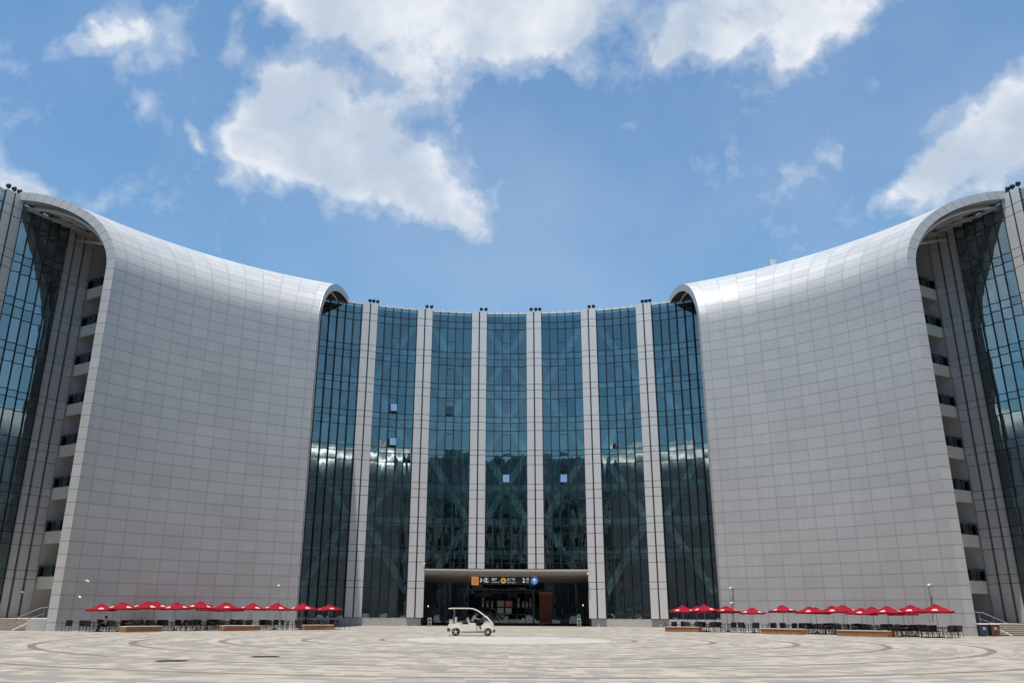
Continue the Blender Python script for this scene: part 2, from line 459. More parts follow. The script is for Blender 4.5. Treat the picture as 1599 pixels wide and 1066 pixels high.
# ------------------------------------------------------------------ mesh helper
class MB:
    def __init__(s): s.v = []; s.f = []; s.uv = []; s.mi = []
    def face(s, pts, uvs=None, mi=0):
        i = len(s.v); s.v += [tuple(p) for p in pts]
        s.f.append(tuple(range(i, i + len(pts)))); s.uv.append(uvs); s.mi.append(mi)
    def hexa(s, b, t, mi=0):
        """b, t: 4 bottom and 4 top points, counter-clockwise from above"""
        i = len(s.v); s.v += [tuple(p) for p in b] + [tuple(p) for p in t]
        for q in ((3, 2, 1, 0), (4, 5, 6, 7), (0, 1, 5, 4), (1, 2, 6, 5), (2, 3, 7, 6), (3, 0, 4, 7)):
            s.f.append(tuple(i + k for k in q)); s.uv.append(None); s.mi.append(mi)
        return s
    def box(s, x0, x1, y0, y1, z0, z1, mi=0):
        return s.hexa([(x0, y0, z0), (x1, y0, z0), (x1, y1, z0), (x0, y1, z0)],
                      [(x0, y0, z1), (x1, y0, z1), (x1, y1, z1), (x0, y1, z1)], mi)
    def obox(s, c, ax, ay, az, hx, hy, hz, mi=0):
        c, ax, ay, az = Vector(c), Vector(ax), Vector(ay), Vector(az)
        P = lambda a, b, d: c + ax * (a * hx) + ay * (b * hy) + az * (d * hz)
        return s.hexa([P(-1, -1, -1), P(1, -1, -1), P(1, 1, -1), P(-1, 1, -1)],
                      [P(-1, -1, 1), P(1, -1, 1), P(1, 1, 1), P(-1, 1, 1)], mi)
    def bar(s, a, b, w, h=None, mi=0):
        a, b = Vector(a), Vector(b); h = h or w
        d = (b - a).normalized()
        u = Vector((0, 0, 1)) if abs(d.z) < .95 else Vector((1, 0, 0))
        x = d.cross(u).normalized(); y = x.cross(d).normalized()
        return s.obox((a + b) / 2, d, -x, y, (b - a).length / 2, w / 2, h / 2, mi)
    def tube(s, pts, r, n=8, mi=0, caps=True):
        pts = [Vector(p) for p in pts]; i0 = len(s.v)
        rs = r if isinstance(r, (list, tuple)) else [r] * len(pts)
        prev = None
        for k, p in enumerate(pts):
            d = (pts[min(k + 1, len(pts) - 1)] - pts[max(k - 1, 0)]).normalized()
            if prev is None:
                u = Vector((0, 0, 1)) if abs(d.z) < .9 else Vector((1, 0, 0))
                x = d.cross(u).normalized()
            else:
                x = (prev - d * prev.dot(d)).normalized()
            prev = x; y = d.cross(x)
            for j in range(n):
                a = 2 * math.pi * j / n
                s.v.append(tuple(p + (x * math.cos(a) + y * math.sin(a)) * rs[k]))
        for k in range(len(pts) - 1):
            for j in range(n):
                a, b = i0 + k * n + j, i0 + k * n + (j + 1) % n
                s.f.append((a, b, b + n, a + n)); s.uv.append(None); s.mi.append(mi)
        if caps:
            s.f.append(tuple(i0 + j for j in reversed(range(n)))); s.uv.append(None); s.mi.append(mi)
            e = i0 + (len(pts) - 1) * n
            s.f.append(tuple(e + j for j in range(n))); s.uv.append(None); s.mi.append(mi)
        return s
    def lathe(s, prof, c=(0, 0, 0), n=20, mi=0, axis=None):
        """prof: (r, z) list, closed with caps; axis optional matrix"""
        i0 = len(s.v); c = Vector(c)
        for r, z in prof:
            for j in range(n):
                a = 2 * math.pi * j / n
                p = Vector((r * math.cos(a), r * math.sin(a), z))
                if axis is not None: p = axis @ p
                s.v.append(tuple(c + p))
        for k in range(len(prof) - 1):
            for j in range(n):
                a, b = i0 + k * n + j, i0 + k * n + (j + 1) % n
                s.f.append((a, b, b + n, a + n)); s.uv.append(None); s.mi.append(mi)
        s.f.append(tuple(i0 + j for j in reversed(range(n)))); s.uv.append(None); s.mi.append(mi)
        e = i0 + (len(prof) - 1) * n
        s.f.append(tuple(e + j for j in range(n))); s.uv.append(None); s.mi.append(mi)
        return s
    def extrude(s, outline, y0, y1, mi=0, flip=False):
        """outline in (x, z), extruded along y"""
        n = len(outline); i = len(s.v)
        s.v += [(x, y0, z) for x, z in outline] + [(x, y1, z) for x, z in outline]
        s.f.append(tuple(range(i, i + n))); s.f.append(tuple(reversed(range(i + n, i + 2 * n))))
        s.uv += [None, None]; s.mi += [mi, mi]
        for k in range(n):
            a, b = i + k, i + (k + 1) % n
            s.f.append((b, a, a + n, b + n)); s.uv.append(None); s.mi.append(mi)
        return s
    def build(s, name, mats, parent=None, smooth=False, bevel=0, fix=True):
        me = bpy.data.meshes.new(name)
        off = WL.get(parent.name, Vector()) if parent is not None else Vector()
        me.from_pydata([tuple(Vector(p) - off) for p in s.v], [], s.f)
        if any(u is not None for u in s.uv):
            ul = me.uv_layers.new(name="UVMap")
            for poly, u in zip(me.polygons, s.uv):
                if u is None: continue
                for li, q in zip(poly.loop_indices, u): ul.data[li].uv = q
        if not isinstance(mats, (list, tuple)): mats = [mats]
        for q in mats: me.materials.append(q)
        for poly, k in zip(me.polygons, s.mi): poly.material_index = k
        if fix or smooth or bevel:
            b = bmesh.new(); b.from_mesh(me)
            if smooth or bevel: bmesh.ops.remove_doubles(b, verts=b.verts, dist=1e-4)
            if fix: bmesh.ops.recalc_face_normals(b, faces=b.faces)
            if bevel:
                bmesh.ops.bevel(b, geom=[e for e in b.edges if len(e.link_faces) == 2 and e.calc_face_angle(0) > .5],
                                offset=bevel, segments=2, affect='EDGES', profile=.6, clamp_overlap=True)
            b.to_mesh(me); b.free()
        if smooth:
            for poly in me.polygons: poly.use_smooth = True
            try: me.set_sharp_from_angle(angle=R_(40))
            except Exception: pass
        me.update()
        o = bpy.data.objects.new(name, me); col.objects.link(o)
        if parent is not None: o.parent = parent; WL[o.name] = off
        return o
WL = {}
def thing(name, label, cat, loc=(0, 0, 0), group=None, local=False):
    """an Empty at the thing's base; meshes given in world coordinates unless local"""
    o = bpy.data.objects.new(name, None); col.objects.link(o)
    o.location = loc; o.empty_display_size = .3
    WL[o.name] = Vector() if local else Vector(loc)
    o['label'] = label; o['category'] = cat
    if group: o['group'] = group
    return o
def tag(o, label, cat, group=None):
    o['label'] = label; o['category'] = cat
    if group: o['group'] = group
    return o
def struct(o): o['kind'] = 'structure'; return o
def kids(o): return [c for c in bpy.data.objects if c.parent == o]
def dup(root, loc, rz, label, tree=None):
    r = root.copy(); col.objects.link(r); r.location = loc; r.rotation_euler = (0, 0, rz)
    r['label'] = label
    for ch in (tree if tree is not None else kids(root)):
        c = ch.copy(); col.objects.link(c); c.parent = r
        for g in ch.children:
            d = g.copy(); col.objects.link(d); d.parent = c
    return r

# ------------------------------------------------------------------ the setting
g = MB(); g.face([(-900, -900, 0), (900, -900, 0), (900, 900, 0), (-900, 900, 0)])
struct(g.build('ground', M['ground'], fix=False))

# ------------------------------------------------------------------ the building
YC, RR, H = 53.4, 52.6, 40.8              # ring facade: centre, radius, parapet
LV = [39.32, 38.33, 34.92, 34.07, 33.07, 30.5, 29.68, 28.55, 26.07, 25.29, 24.22, 21.6, 20.9, 19.71,
      17.22, 16.42, 15.32, 12.9, 12.09, 11.0, 9.36, 8.54, 7.44, 5.15, 4.35]
FL = [39.32, 34.92, 30.5, 26.07, 21.6, 17.22, 12.9, 9.0, 5.0]
PL = 0.92
def P(phi, r, z):
    a = R_(phi); return Vector((r * math.sin(a), YC + r * math.cos(a), z))
bld = thing('exhibition_building', 'vast curved building of teal glass bays, pale piers and two rolled silver shells',
            'building', (0, 106, 0))
def arc_box(mb, p0, p1, r0, r1, z0, z1, step=1.2, mi=0):
    n = max(1, int(math.ceil(abs(p1 - p0) / step)))
    for i in range(n):
        a, b = p0 + (p1 - p0) * i / n, p0 + (p1 - p0) * (i + 1) / n
        mb.hexa([P(a, r0, z0), P(b, r0, z0), P(b, r1, z0), P(a, r1, z0)],
                [P(a, r0, z1), P(b, r0, z1), P(b, r1, z1), P(a, r1, z1)], mi)
def zcells(z0, z1):
    zs = [z0] + sorted(q for q in LV if z0 + .4 < q < z1 - .4) + [z1]
    return list(zip(zs[:-1], zs[1:]))

SAW = .41
def bay(p0, p1, z0, ncol, brace=None, sash=None, shallow=False):
    """one glazed bay between two piers"""
    gl = MB(); cells = zcells(z0, H - .25)
    st = (p1 - p0) / ncol
    for i in range(ncol):
        a, b = p0 + st * i, p0 + st * (i + 1)
        for k, (q0, q1) in enumerate(cells):
            if sash and (i, k) in sash: continue
            u0 = i + p0 * 7 // 1; 
            ra, rb = RR, RR
            if shallow:                      # the end bays are set like saw teeth, each pane turned to the plaza
                if a > 0: ra = RR - SAW
                else: rb = RR - SAW
            gl.face([P(b, rb, q0), P(a, ra, q0), P(a, ra, q1), P(b, rb, q1)],
                    [(u0 + .999, k + .001), (u0 + .001, k + .001), (u0 + .001, k + .999), (u0 + .999, k + .999)])
    go = gl.build('curtain_glass', M['glass_end' if shallow else 'glass'], bld, fix=False)
    fr = MB(); dep = SAW + .12 if shallow else .34
    for i in range(ncol + 1):
        a = p0 + st * i; hw = .045 / RR * 57.3
        fr.hexa([P(a - hw, RR - dep, z0), P(a + hw, RR - dep, z0), P(a + hw, RR + .06, z0), P(a - hw, RR + .06, z0)],
                [P(a - hw, RR - dep, H - .2), P(a + hw, RR - dep, H - .2), P(a + hw, RR + .06, H - .2), P(a - hw, RR + .06, H - .2)])
    tr = fr
    for q0, q1 in cells[1:]:
        for i in range(ncol):
            a, b = p0 + st * i + .06, p0 + st * (i + 1) - .06
            if shallow:
                ra, rb = (RR - SAW, RR) if a > 0 else (RR, RR - SAW)
                tr.hexa([P(a, ra - .05, q0 - .035), P(b, rb - .05, q0 - .035), P(b, rb + .05, q0 - .035), P(a, ra + .05, q0 - .035)],
                        [P(a, ra - .05, q0 + .035), P(b, rb - .05, q0 + .035), P(b, rb + .05, q0 + .035), P(a, ra + .05, q0 + .035)])
            else: arc_box(tr, a, b, RR - .05, RR + .05, q0 - .035, q0 + .035, 2)
    # the opening light in the middle column of each storey
    if ncol >= 5 and not shallow:
        a, b = p0 + st * 2 + .06, p0 + st * 3 - .06
        for f in FL[:-2]:
            lo = f - 3.4 if f > 35 else f - 3.65
            if lo - 1.2 < z0: continue
            hi = lo + 1.25
            if f == 39.32: lo, hi = 35.1, 36.35
            arc_box(tr, a, b, RR - .05, RR + .05, hi, hi + .05, 2)
    tr.build('window_frame', M['mullion'], go)
    co = MB(); arc_box(co, p0, p1, RR - .12, RR + .4, H - .25, H, 1.2); co.build('coping', M['clad'], go)
    if brace is not None:
        zn = [38.9, 30.1, 21.3, 12.6, 3.9]
        r = RR + .8
        for (sd0, k) in brace:
            a, b = (p0, p1) if sd0 < 0 else (p1, p0)
            if zn[k] < z0 + 2: continue
            zb = max(zn[k + 1], z0)
            t = (zn[k] - zb) / (zn[k] - zn[k + 1]); b2 = a + (b - a) * t
            bm = MB(); n = 6
            for j in range(n):
                f0, f1 = j / n, (j + 1) / n
                A, B = P(a + (b2 - a) * f0, r, zn[k] + (zb - zn[k]) * f0), P(a + (b2 - a) * f1, r, zn[k] + (zb - zn[k]) * f1)
                t_ = (B - A).normalized(); nr = P((a + b) / 2, 1, 0) - P((a + b) / 2, 0, 0)
                sdv = t_.cross(nr).normalized()
                bm.obox((A + B) / 2, t_, nr, sdv, (B - A).length / 2, .25, .42)
            bm.build('brace', M['brace'], bld)
    return go

PW = 2.275; PITCH = 8.175; OFF = -.3
def pier(c, z0, z1=H):
    mb = MB(); dk = MB()
    gap = .10
    hw = PW / 2
    for s0, s1 in ((-hw + .03, -gap), (gap, hw - .03)):
        for q0, q1 in zcells(z0, z1):
            arc_box(mb, c + s0, c + s1, RR - .5, RR + .0, q0 + .03, q1 - .03, 3)
    arc_box(dk, c - hw + .1, c + hw - .1, RR - .42, RR + .35, z0 + .02, z1 - .03, 3)
    o = mb.build('pier', M['pier'], bld); dk.build('joint_backing', M['slot'], o)
    return o
pc = [(k + .5) * PITCH + OFF for k in range(-3, 3)]
for c in pc: pier(c, 6.72 if abs(c) < 5 else PL)
bays = []
for k in range(-2, 3):
    p0, p1 = k * PITCH + OFF - PITCH / 2 + PW / 2, k * PITCH + OFF + PITCH / 2 - PW / 2
    if k == 0: br = [(-1, 0), (1, 0), (-1, 1), (1, 1), (-1, 2), (1, 2)] ; br = [(-1, 0), (1, 0), (1, 2), (-1, 2), (1, 1), (-1, 1)]
    elif k % 2: br = [(-1 if k < 0 else 1, 0), (1 if k < 0 else -1, 1), (-1 if k < 0 else 1, 2), (1 if k < 0 else -1, 3)]
    else: br = [(1 if k < 0 else -1, 0), (-1 if k < 0 else 1, 1), (1 if k < 0 else -1, 2), (-1 if k < 0 else 1, 3)]
    bay(p0, p1, 6.72 if abs(k) <= 1 else PL, 5, br)
# bays running in behind the shells
e0 = 2.5 * PITCH + PW / 2
for sgn in (-1, 1):
    a, b = sorted((sgn * e0 + OFF, sgn * (e0 + 1.175 * 9) + OFF))
    kk = [(-sgn, 0), (sgn, 1), (-sgn, 2), (sgn, 3)]
    p_in, p_out = sgn * e0 + OFF, sgn * (e0 + 5.9) + OFF
    bay(a, b, PL, 9, None)
    for lvl, (sd0, k) in enumerate(kk):
        zn = [38.9, 30.1, 21.3, 12.6, 3.9]
        A0, B0 = (p_out, p_in) if lvl % 2 == 0 else (p_in, p_out)
        bm = MB(); r = RR + .8
        for j in range(6):
            f0, f1 = j / 6, (j + 1) / 6
            A = P(A0 + (B0 - A0) * f0, r, zn[k] + (zn[k + 1] - zn[k]) * f0); B = P(A0 + (B0 - A0) * f1, r, zn[k] + (zn[k + 1] - zn[k]) * f1)
            t_ = (B - A).normalized(); nr = P((A0 + B0) / 2, 1, 0) - P((A0 + B0) / 2, 0, 0)
            bm.obox((A + B) / 2, t_, nr, t_.cross(nr).normalized(), (B - A).length / 2, .25, .42)
        bm.build('brace', M['brace'], bld)
# outer ends: three cladding strips, glass, pier, glass
for sgn in (-1, 1):
    mb = MB(); dk = MB()
    for i in range(3):
        a, b = 58.95 + i * 1.19 + .20, 58.95 + (i + 1) * 1.19 - .08
        for q0, q1 in zcells(PL, H): arc_box(mb, *sorted((sgn * a, sgn * b)), RR - .30, RR + .1, q0 + .025, q1 - .025, 2)
    arc_box(dk, *sorted((sgn * 58.95, sgn * 62.5)), RR - .02, RR + .4, PL, H - .02, 2)
    o = mb.build('cladding_strip', M['clad'], bld); dk.build('joint_backing', M['slot'], o)
    bay(*sorted((sgn * 62.5, sgn * 68.32)), PL, 5, [(-1, 0), (1, 1), (-1, 2), (1, 3)], shallow=True)
    pier(sgn * 69.46, PL)
    bay(*sorted((sgn * 70.6, sgn * 76.5)), PL, 5, None, shallow=True)
    pier(sgn * 77.64, PL)
    mb = MB(); arc_box(mb, *sorted((sgn * 32.5, sgn * 58.95)), RR - .0, RR + .4, 0, H, 1.2)
    mb.build('inner_wall', M['clad'], bld)
    mb = MB(); arc_box(mb, *sorted((sgn * 58.95, sgn * 78.9)), RR - .3, RR + .45, 0, PL - .02, 1.2)
    mb.build('base_course', M['stone'], bld)
    mb = MB(); arc_box(mb, *sorted((sgn * 11.4 + OFF, sgn * 34.)), RR - .3, RR + .45, 0, PL - .02, 1.2)
    mb.build('base_course', M['stone'], bld)
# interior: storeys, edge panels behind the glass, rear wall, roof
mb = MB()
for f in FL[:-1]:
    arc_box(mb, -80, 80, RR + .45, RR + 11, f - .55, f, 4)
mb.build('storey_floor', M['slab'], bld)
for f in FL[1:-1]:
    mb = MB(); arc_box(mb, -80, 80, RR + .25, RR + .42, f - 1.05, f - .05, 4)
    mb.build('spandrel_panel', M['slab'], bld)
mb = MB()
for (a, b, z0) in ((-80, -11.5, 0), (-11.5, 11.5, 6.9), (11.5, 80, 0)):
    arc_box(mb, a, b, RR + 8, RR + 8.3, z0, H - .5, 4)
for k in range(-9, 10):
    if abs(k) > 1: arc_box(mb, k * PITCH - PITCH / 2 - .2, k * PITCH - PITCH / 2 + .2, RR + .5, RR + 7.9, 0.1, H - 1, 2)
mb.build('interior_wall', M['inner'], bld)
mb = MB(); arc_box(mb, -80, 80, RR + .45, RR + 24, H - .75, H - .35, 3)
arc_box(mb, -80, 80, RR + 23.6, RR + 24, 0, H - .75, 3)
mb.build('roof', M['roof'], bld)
for s in (-80, 80):
    a, b = sorted((s, s - .3 * (1 if s > 0 else -1)))
    mb = MB(); arc_box(mb, a, b, RR + .1, RR + 23.5, 0, H - .8, 2)
    mb.build('end_wall', M['clad'], bld)

# lights and rail along the parapet, tiny
ph = -26.5
while ph < 26:
    p = P(ph, RR + .15, H); mb = MB(); mb.tube([(p.x, p.y, H), (p.x, p.y, H + .1)], .03, 6); mb.lathe([(.05, .1), (.07, .14), (.07, .2), (.03, .23)], (p.x, p.y, H), 8); ph += 1.18
    mb.build('parapet_lamp', M['white'], bld)

# open sashes
for (ph_, z_) in ((-16.62, 26.73), (-16.54, 22.27), (-8.48, 26.82), (-.33, 17.91), (7.82, 17.88)):
    mb = MB(); t = .44; hh = .56
    a = R_(ph_); tx = Vector((math.cos(a), -math.sin(a), 0)); nn = Vector((-math.sin(a), -math.cos(a), 0))
    top = P(ph_, RR - .40, z_ + hh)
    dn = (Vector((0, 0, -1)) * .95 + nn * .31).normalized()
    zz = dn.cross(tx).normalized()
    mb.obox(top + dn * hh, tx, dn, zz, t - .05, hh - .05, .02)
    o = mb.build('open_window', M['sash'] if ph_ != -8.48 else M['rail_glass'], bld)
    mb = MB()
    for s in (-1, 1):
        mb.obox(top + dn * hh + tx * (s * t), tx, dn, zz, .04, hh, .04)
        mb.obox(top + dn * (hh + s * hh), tx, dn, zz, t, .04, .04)
    mb.build('sash_frame', M['mullion'], o)

# ---- rolled metal shells
SC, SR, SA, SB, SZ = 48.67, 42.43, 15.64, 9.54, 31.94
def ring_hit(x, y): return math.hypot(x, y - YC)
def shell(sgn):
    fo = Vector((-36.76, 69.86)); fi = Vector((-21.24, 85.39))
    do, di = .2, -.011
    vo = Vector((-math.cos(do), math.sin(do))); vi = Vector((math.sin(di), math.cos(di)))
    C2 = Vector((0, SC))
    def hit(p, d, r):
        q = p - C2; b = q.dot(d); c = q.dot(q) - r * r
        t = -b + math.sqrt(max(0, b * b - c)); h = p + d * t - C2
        return math.atan2(h.x, h.y)
    NS = 60
    def ang(s, r):
        ai, ao = hit(fi, vi, r), hit(fo, vo, r)
        return ai + (ao - ai) * s
    def xy(s, r):
        a = ang(s, r); return Vector((r * math.sin(a), SC + r * math.cos(a)))
    def prof(T, s):
        """(r, z, v) along the profile, to where it meets the ring wall"""
        pts = [(SR + T, 0.0, 0.0)]
        lv = 0.0
        for k in range(1, 31): pts.append((SR + T, SZ * k / 30, SZ * k / 30))
        a_, b_ = SA - T, SB - T
        n = 28; L = SZ; pr = pts[-1]
        for k in range(1, n + 1):
            t = math.pi / 2 * k / n
            r = SR + T + a_ * (1 - math.cos(t)); z = SZ + b_ * math.sin(t)
            L += math.hypot(r - pr[0], z - pr[1]); pr = (r, z)
            pts.append((r, z, L))
        # limit at the ring
        end = []
        lim = RR + (.55 if T < .5 else -.05)
        for q in pts:
            h = xy(s, q[0])
            if math.hypot(h.x, h.y - YC) > lim and q[1] > SZ:
                # pull back to the ring
                lo, hi = end[-1][0], q[0]
                for _ in range(20):
                    mid = (lo + hi) / 2; h = xy(s, mid)
                    if math.hypot(h.x, h.y - YC) > lim: hi = mid
                    else: lo = mid
                f = (lo - end[-1][0]) / max(1e-6, q[0] - end[-1][0])
                last = (lo, end[-1][1] + (q[1] - end[-1][1]) * f, end[-1][2] + (q[2] - end[-1][2]) * f)
                while len(end) < len(pts): end.append(last)
                break
            end.append(q)
        return end
    NCOL = 12.1; VO = .40
    S = [i / NS for i in range(NS + 1)]
    def grid(T):
        G = []
        for s in S:
            row = []
            for (r, z, v) in prof(T, s):
                h = xy(s, r); row.append((Vector((sgn * -h.x, h.y, z)), (s * NCOL + .55, v / 1.078 + VO)))
            G.append(row)
        return G
    def gmesh(T, T2):
        G, G2 = grid(T), grid(T2)
        mb = MB(); n, k = len(G), len(G[0])
        i0 = len(mb.v)
        for GG in (G, G2):
            for row in GG:
                for p, uv in row: mb.v.append(tuple(p))
        def idx(w, i, j): return w * n * k + i * k + j
        for w, GG in ((0, G), (1, G2)):
            for i in range(n - 1):
                for j in range(k - 1):
                    if (GG[i][j][0] - GG[i][j + 1][0]).length < 1e-4 and (GG[i + 1][j][0] - GG[i + 1][j + 1][0]).length < 1e-4: continue
                    q = [(i, j), (i + 1, j), (i + 1, j + 1), (i, j + 1)]
                    if (w == 0) == (sgn > 0): q = q[::-1]
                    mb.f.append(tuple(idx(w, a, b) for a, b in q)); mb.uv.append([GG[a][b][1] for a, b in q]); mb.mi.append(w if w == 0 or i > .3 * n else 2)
        return mb, G, G2
    mb, G, G2 = gmesh(0.0, .85)
    o = mb.build('metal_shell', [M['shell'], M['truss'], M['under_dark']], bld, fix=False)
    for p_ in o.data.polygons: p_.use_smooth = True
    # edge trims closing both ends
    for i, dvec in ((0, vi), (NS, vo)):
        t = MB(); row, row2 = G[i], G2[i]; r1 = G[1 if i == 0 else NS - 1]
        n3 = None
        for j in range(len(row) - 1):
            a, b, c, d = row[j][0], row[j + 1][0], row2[j + 1][0], row2[j][0]
            if (a - b).length < 1e-4: continue
            if n3 is None:
                nx = Vector((dvec.y, -dvec.x, 0)) if i == NS else Vector((-dvec.y, dvec.x, 0))
                n3 = Vector((nx.x, nx.y, 0)); ref = row[5][0] - r1[5][0]
                n3.x *= -sgn
                if n3.dot(ref) < 0: n3 = -n3
            e = n3 * .06
            vv = [(0, row[j][1][1]), (0, row[j + 1][1][1]), (1, row[j + 1][1][1]), (1, row[j][1][1])]
            t.face([a + e, b + e, c + e, d + e], vv)
            t.face([a, b, b + e, a + e], [vv[0], vv[1], vv[1], vv[0]]); t.face([d, c, c + e, d + e], [vv[3], vv[2], vv[2], vv[3]])
        t.build('edge_trim', M['trim'], o, fix=True)
    # trusses under the arch at the outer end
    tb = MB()
    def pin(s, r, z): h = xy(s, r); return Vector((sgn * -h.x, h.y, z))
    for s in (.97, .90, .80, .66, .5):
        pr = [q for q in prof(1.3, s) if q[1] > 28]
        pts = []
        for q in pr:
            p = pin(s, q[0], q[1])
            if not pts or (p - pts[-1]).length > .3: pts.append(p)
        tb.tube(pts, .16, 6)
    for f in (.36, .48, .6, .72, .84, .95):
        pts = []
        for s in (.97, .93, .80, .66, .5):
            pr = [q for q in prof(1.4, s) if q[1] > 28]; q = pr[int(f * (len(pr) - 1))]
            pts.append(pin(s, q[0], q[1]))
        tb.tube(pts, .13, 6)
    for s0, s1 in ((.93, .80), (.80, .66)):
        for f0, f1 in ((.45, .75), (.75, .45), (.6, .9), (.9, .6)):
            a = [q for q in prof(1.4, s0) if q[1] > 28]; b = [q for q in prof(1.4, s1) if q[1] > 28]
            qa, qb = a[int(f0 * (len(a) - 1))], b[int(f1 * (len(b) - 1))]
            tb.bar(pin(s0, qa[0], qa[1]), pin(s1, qb[0], qb[1]), .12)
    pr = [q for q in prof(1.0, .03) if q[1] > 37]
    rb_ = MB(); rb_.tube([pin(.03, q[0], q[1]) for q in pr[::3]], .12, 6); rb_.build('roof_rib', M['truss'], o)
    # the long strut from the shell back to the wall
    tb.tube([pin(.97, SR + 1.3, 34.6), Vector((sgn * 45.89, 78.55, 38.92))], .13, 8)
    tb.build('roof_truss', M['truss'], o)
    return o
for sgn in (-1, 1): shell(-sgn if False else sgn)

# ---- balconies in the recess behind each outer shell end
def radial(sgn, phi, s):
    a = R_(phi); base = P(phi, RR, 0)
    return Vector((sgn * (base.x - math.sin(a) * s), base.y - math.cos(a) * s, 0))
for sgn in (-1, 1):
    a = R_(58.9)
    inw = Vector((-sgn * math.sin(a), -math.cos(a), 0)); tn = Vector((-sgn * math.cos(a), math.sin(a), 0))  # tn points deeper into the recess
    O = Vector((sgn * P(58.9, RR, 0).x, P(58.9, RR, 0).y, 0))
    LEN = 11.2
    # back wall with dark door strips, one panelled wall for the recess
    mb = MB(); c = O + inw * (LEN / 2) + tn * 3.4
    nseg = 12
    for q in range(nseg):
        cc = O + inw * (LEN * (q + .5) / nseg) + tn * 3.4
        rho = math.hypot(cc.x, cc.y - SC) - SR - LEN / nseg * .6
        tt = max(0.0, min(1.0, (rho - .85) / (SA - .85)))
        hh = SZ + (SB - .85) * math.sqrt(max(0, 1 - (1 - tt) ** 2)) - .15
        if rho < .9: hh = SZ - .5
        mb.obox(cc + Vector((0, 0, hh / 2)), inw, tn, (0, 0, 1), LEN / nseg / 2 - .004, .12, hh / 2)
    w0 = mb.build('recess_wall', M['clad'], bld)
    for k in range(8):
        z = 4.6 + 4.2 * k
        mb = MB(); mb.obox(O + inw * 5.2 + tn * 3.2 + Vector((0, 0, z + 1.1)), inw, tn, (0, 0, 1), .9, .06, 1.25)
        mb.build('recess_door', M['glass_low'], w0)
    mb = MB(); mb.obox(O + inw * 3.6 + tn * 3.2 + Vector((0, 0, 2.1)), inw, tn, (0, 0, 1), 2.3, .06, 1.45)
    mb.build('recess_door', M['glass_low'], w0)
    for k in range(8):
        z = 4.6 + 4.2 * k
        mb = MB()
        cc = O + inw * (LEN / 2)
        mb.obox(cc + tn * .12 + Vector((0, 0, z - .56)), inw, tn, (0, 0, 1), LEN / 2, .12, .56)
        mb.obox(cc + tn * 1.82 + Vector((0, 0, z - .2)), inw, tn, (0, 0, 1), LEN / 2, 1.56, .14)
        bo = mb.build('balcony', M['cream'], bld)
        rl = MB()
        rl.obox(cc + tn * .12 + Vector((0, 0, z + 1.02)), inw, tn, (0, 0, 1), LEN / 2, .04, .035)
        s = 0.05
        while s < LEN:
            rl.obox(O + inw * s + tn * .12 + Vector((0, 0, z + .5)), inw, tn, (0, 0, 1), .03, .04, .5); s += 1.25
        ro = rl.build('railing', M['black'], bo)
        gl = MB(); gl.obox(cc + tn * .12 + Vector((0, 0, z + .5)), inw, tn, (0, 0, 1), LEN / 2 - .05, .008, .42)
        # a little lamp and pipe on the wall of each landing
        lm = MB(); q = O + inw * 3.2 + tn * 3.0 + Vector((0, 0, z + 2.6))
        lm.lathe([(.05, -.06), (.13, -.04), (.13, .08), (.03, .1)], q, 10)
        lm.build('wall_lamp', M['white'], bo)
        gl.build('railing_glass', M['rail_glass'], bo)
    # platform in front of the ground-floor doors
    mb = MB()
    X0, X1 = sgn * 37.75, sgn * 39.4
    x0, x1 = sorted((sgn * 37.9, sgn * 39.5)); mb.box(x0, x1, 70.4, 73.2, 0, PL)
    x0, x1 = sorted((sgn * 38.2, sgn * 44.2)); mb.box(x0, x1, 73.2, 79.0, 0, PL)
    mb.build('door_platform', M['stone'], bld)
    st = MB(); n = 6
    for k in range(n):
        zt = PL * (k + 1) / n - .01; zb = PL * k / n
        x0, x1 = sorted((sgn * 39.5, sgn * (46.6 - .40 * k)))
        y0 = 71.2 + .34 * k
        st.box(x0, x1, y0, 73.2 + .002 * k, zb, zt - .05, 1); st.box(x0 - .02, x1 + .02, y0 - .04, 73.2 + .002 * k, zt - .05, zt, 0)
    st.box(*sorted((sgn * 44.2, sgn * 44.6)), 73.2, 78.6, 0, PL - .02, 1)
    tag(st.build('entrance_steps', [M['step'], M['steprise']]), 'buff granite steps up to the recessed side doors at the %s end of the building' % ('left' if sgn < 0 else 'right'), 'steps', 'granite steps at the side doors')
    hr = MB(); xa, xb = sgn * 39.0, sgn * 40.7
    hr.tube([(sgn * 38.2, 70.9, 1.85), (sgn * 38.8, 70.9, 1.80), (xb, 70.9, .98)], .03, 8)
    hr.tube([(sgn * 38.4, 70.9, 1.35), (xb, 70.9, .6)], .018, 6)
    for xx, z0, z1 in ((xb, 0, .98), (sgn * 39.6, .1, 1.45), (sgn * 38.5, .9, 1.8)): hr.tube([(xx, 70.9, z0), (xx, 70.9, z1)], .028, 8)
    tag(hr.build('handrail', M['steel'], smooth=True), 'slim steel handrail sloping down the %s side steps' % ('left' if sgn < 0 else 'right'), 'handrail', 'steel handrails at the side steps')
    ck = MB(); ck.bar((sgn * 39.1, 70.7, .82), (sgn * 40.7, 70.7, .04), .22, .10)
    ck.build('ramp_kerb', M['white'], bld)

# ---- entrance recess
EA, EB = -11.45, 10.85                      # its edges along the ring
ent = MB()
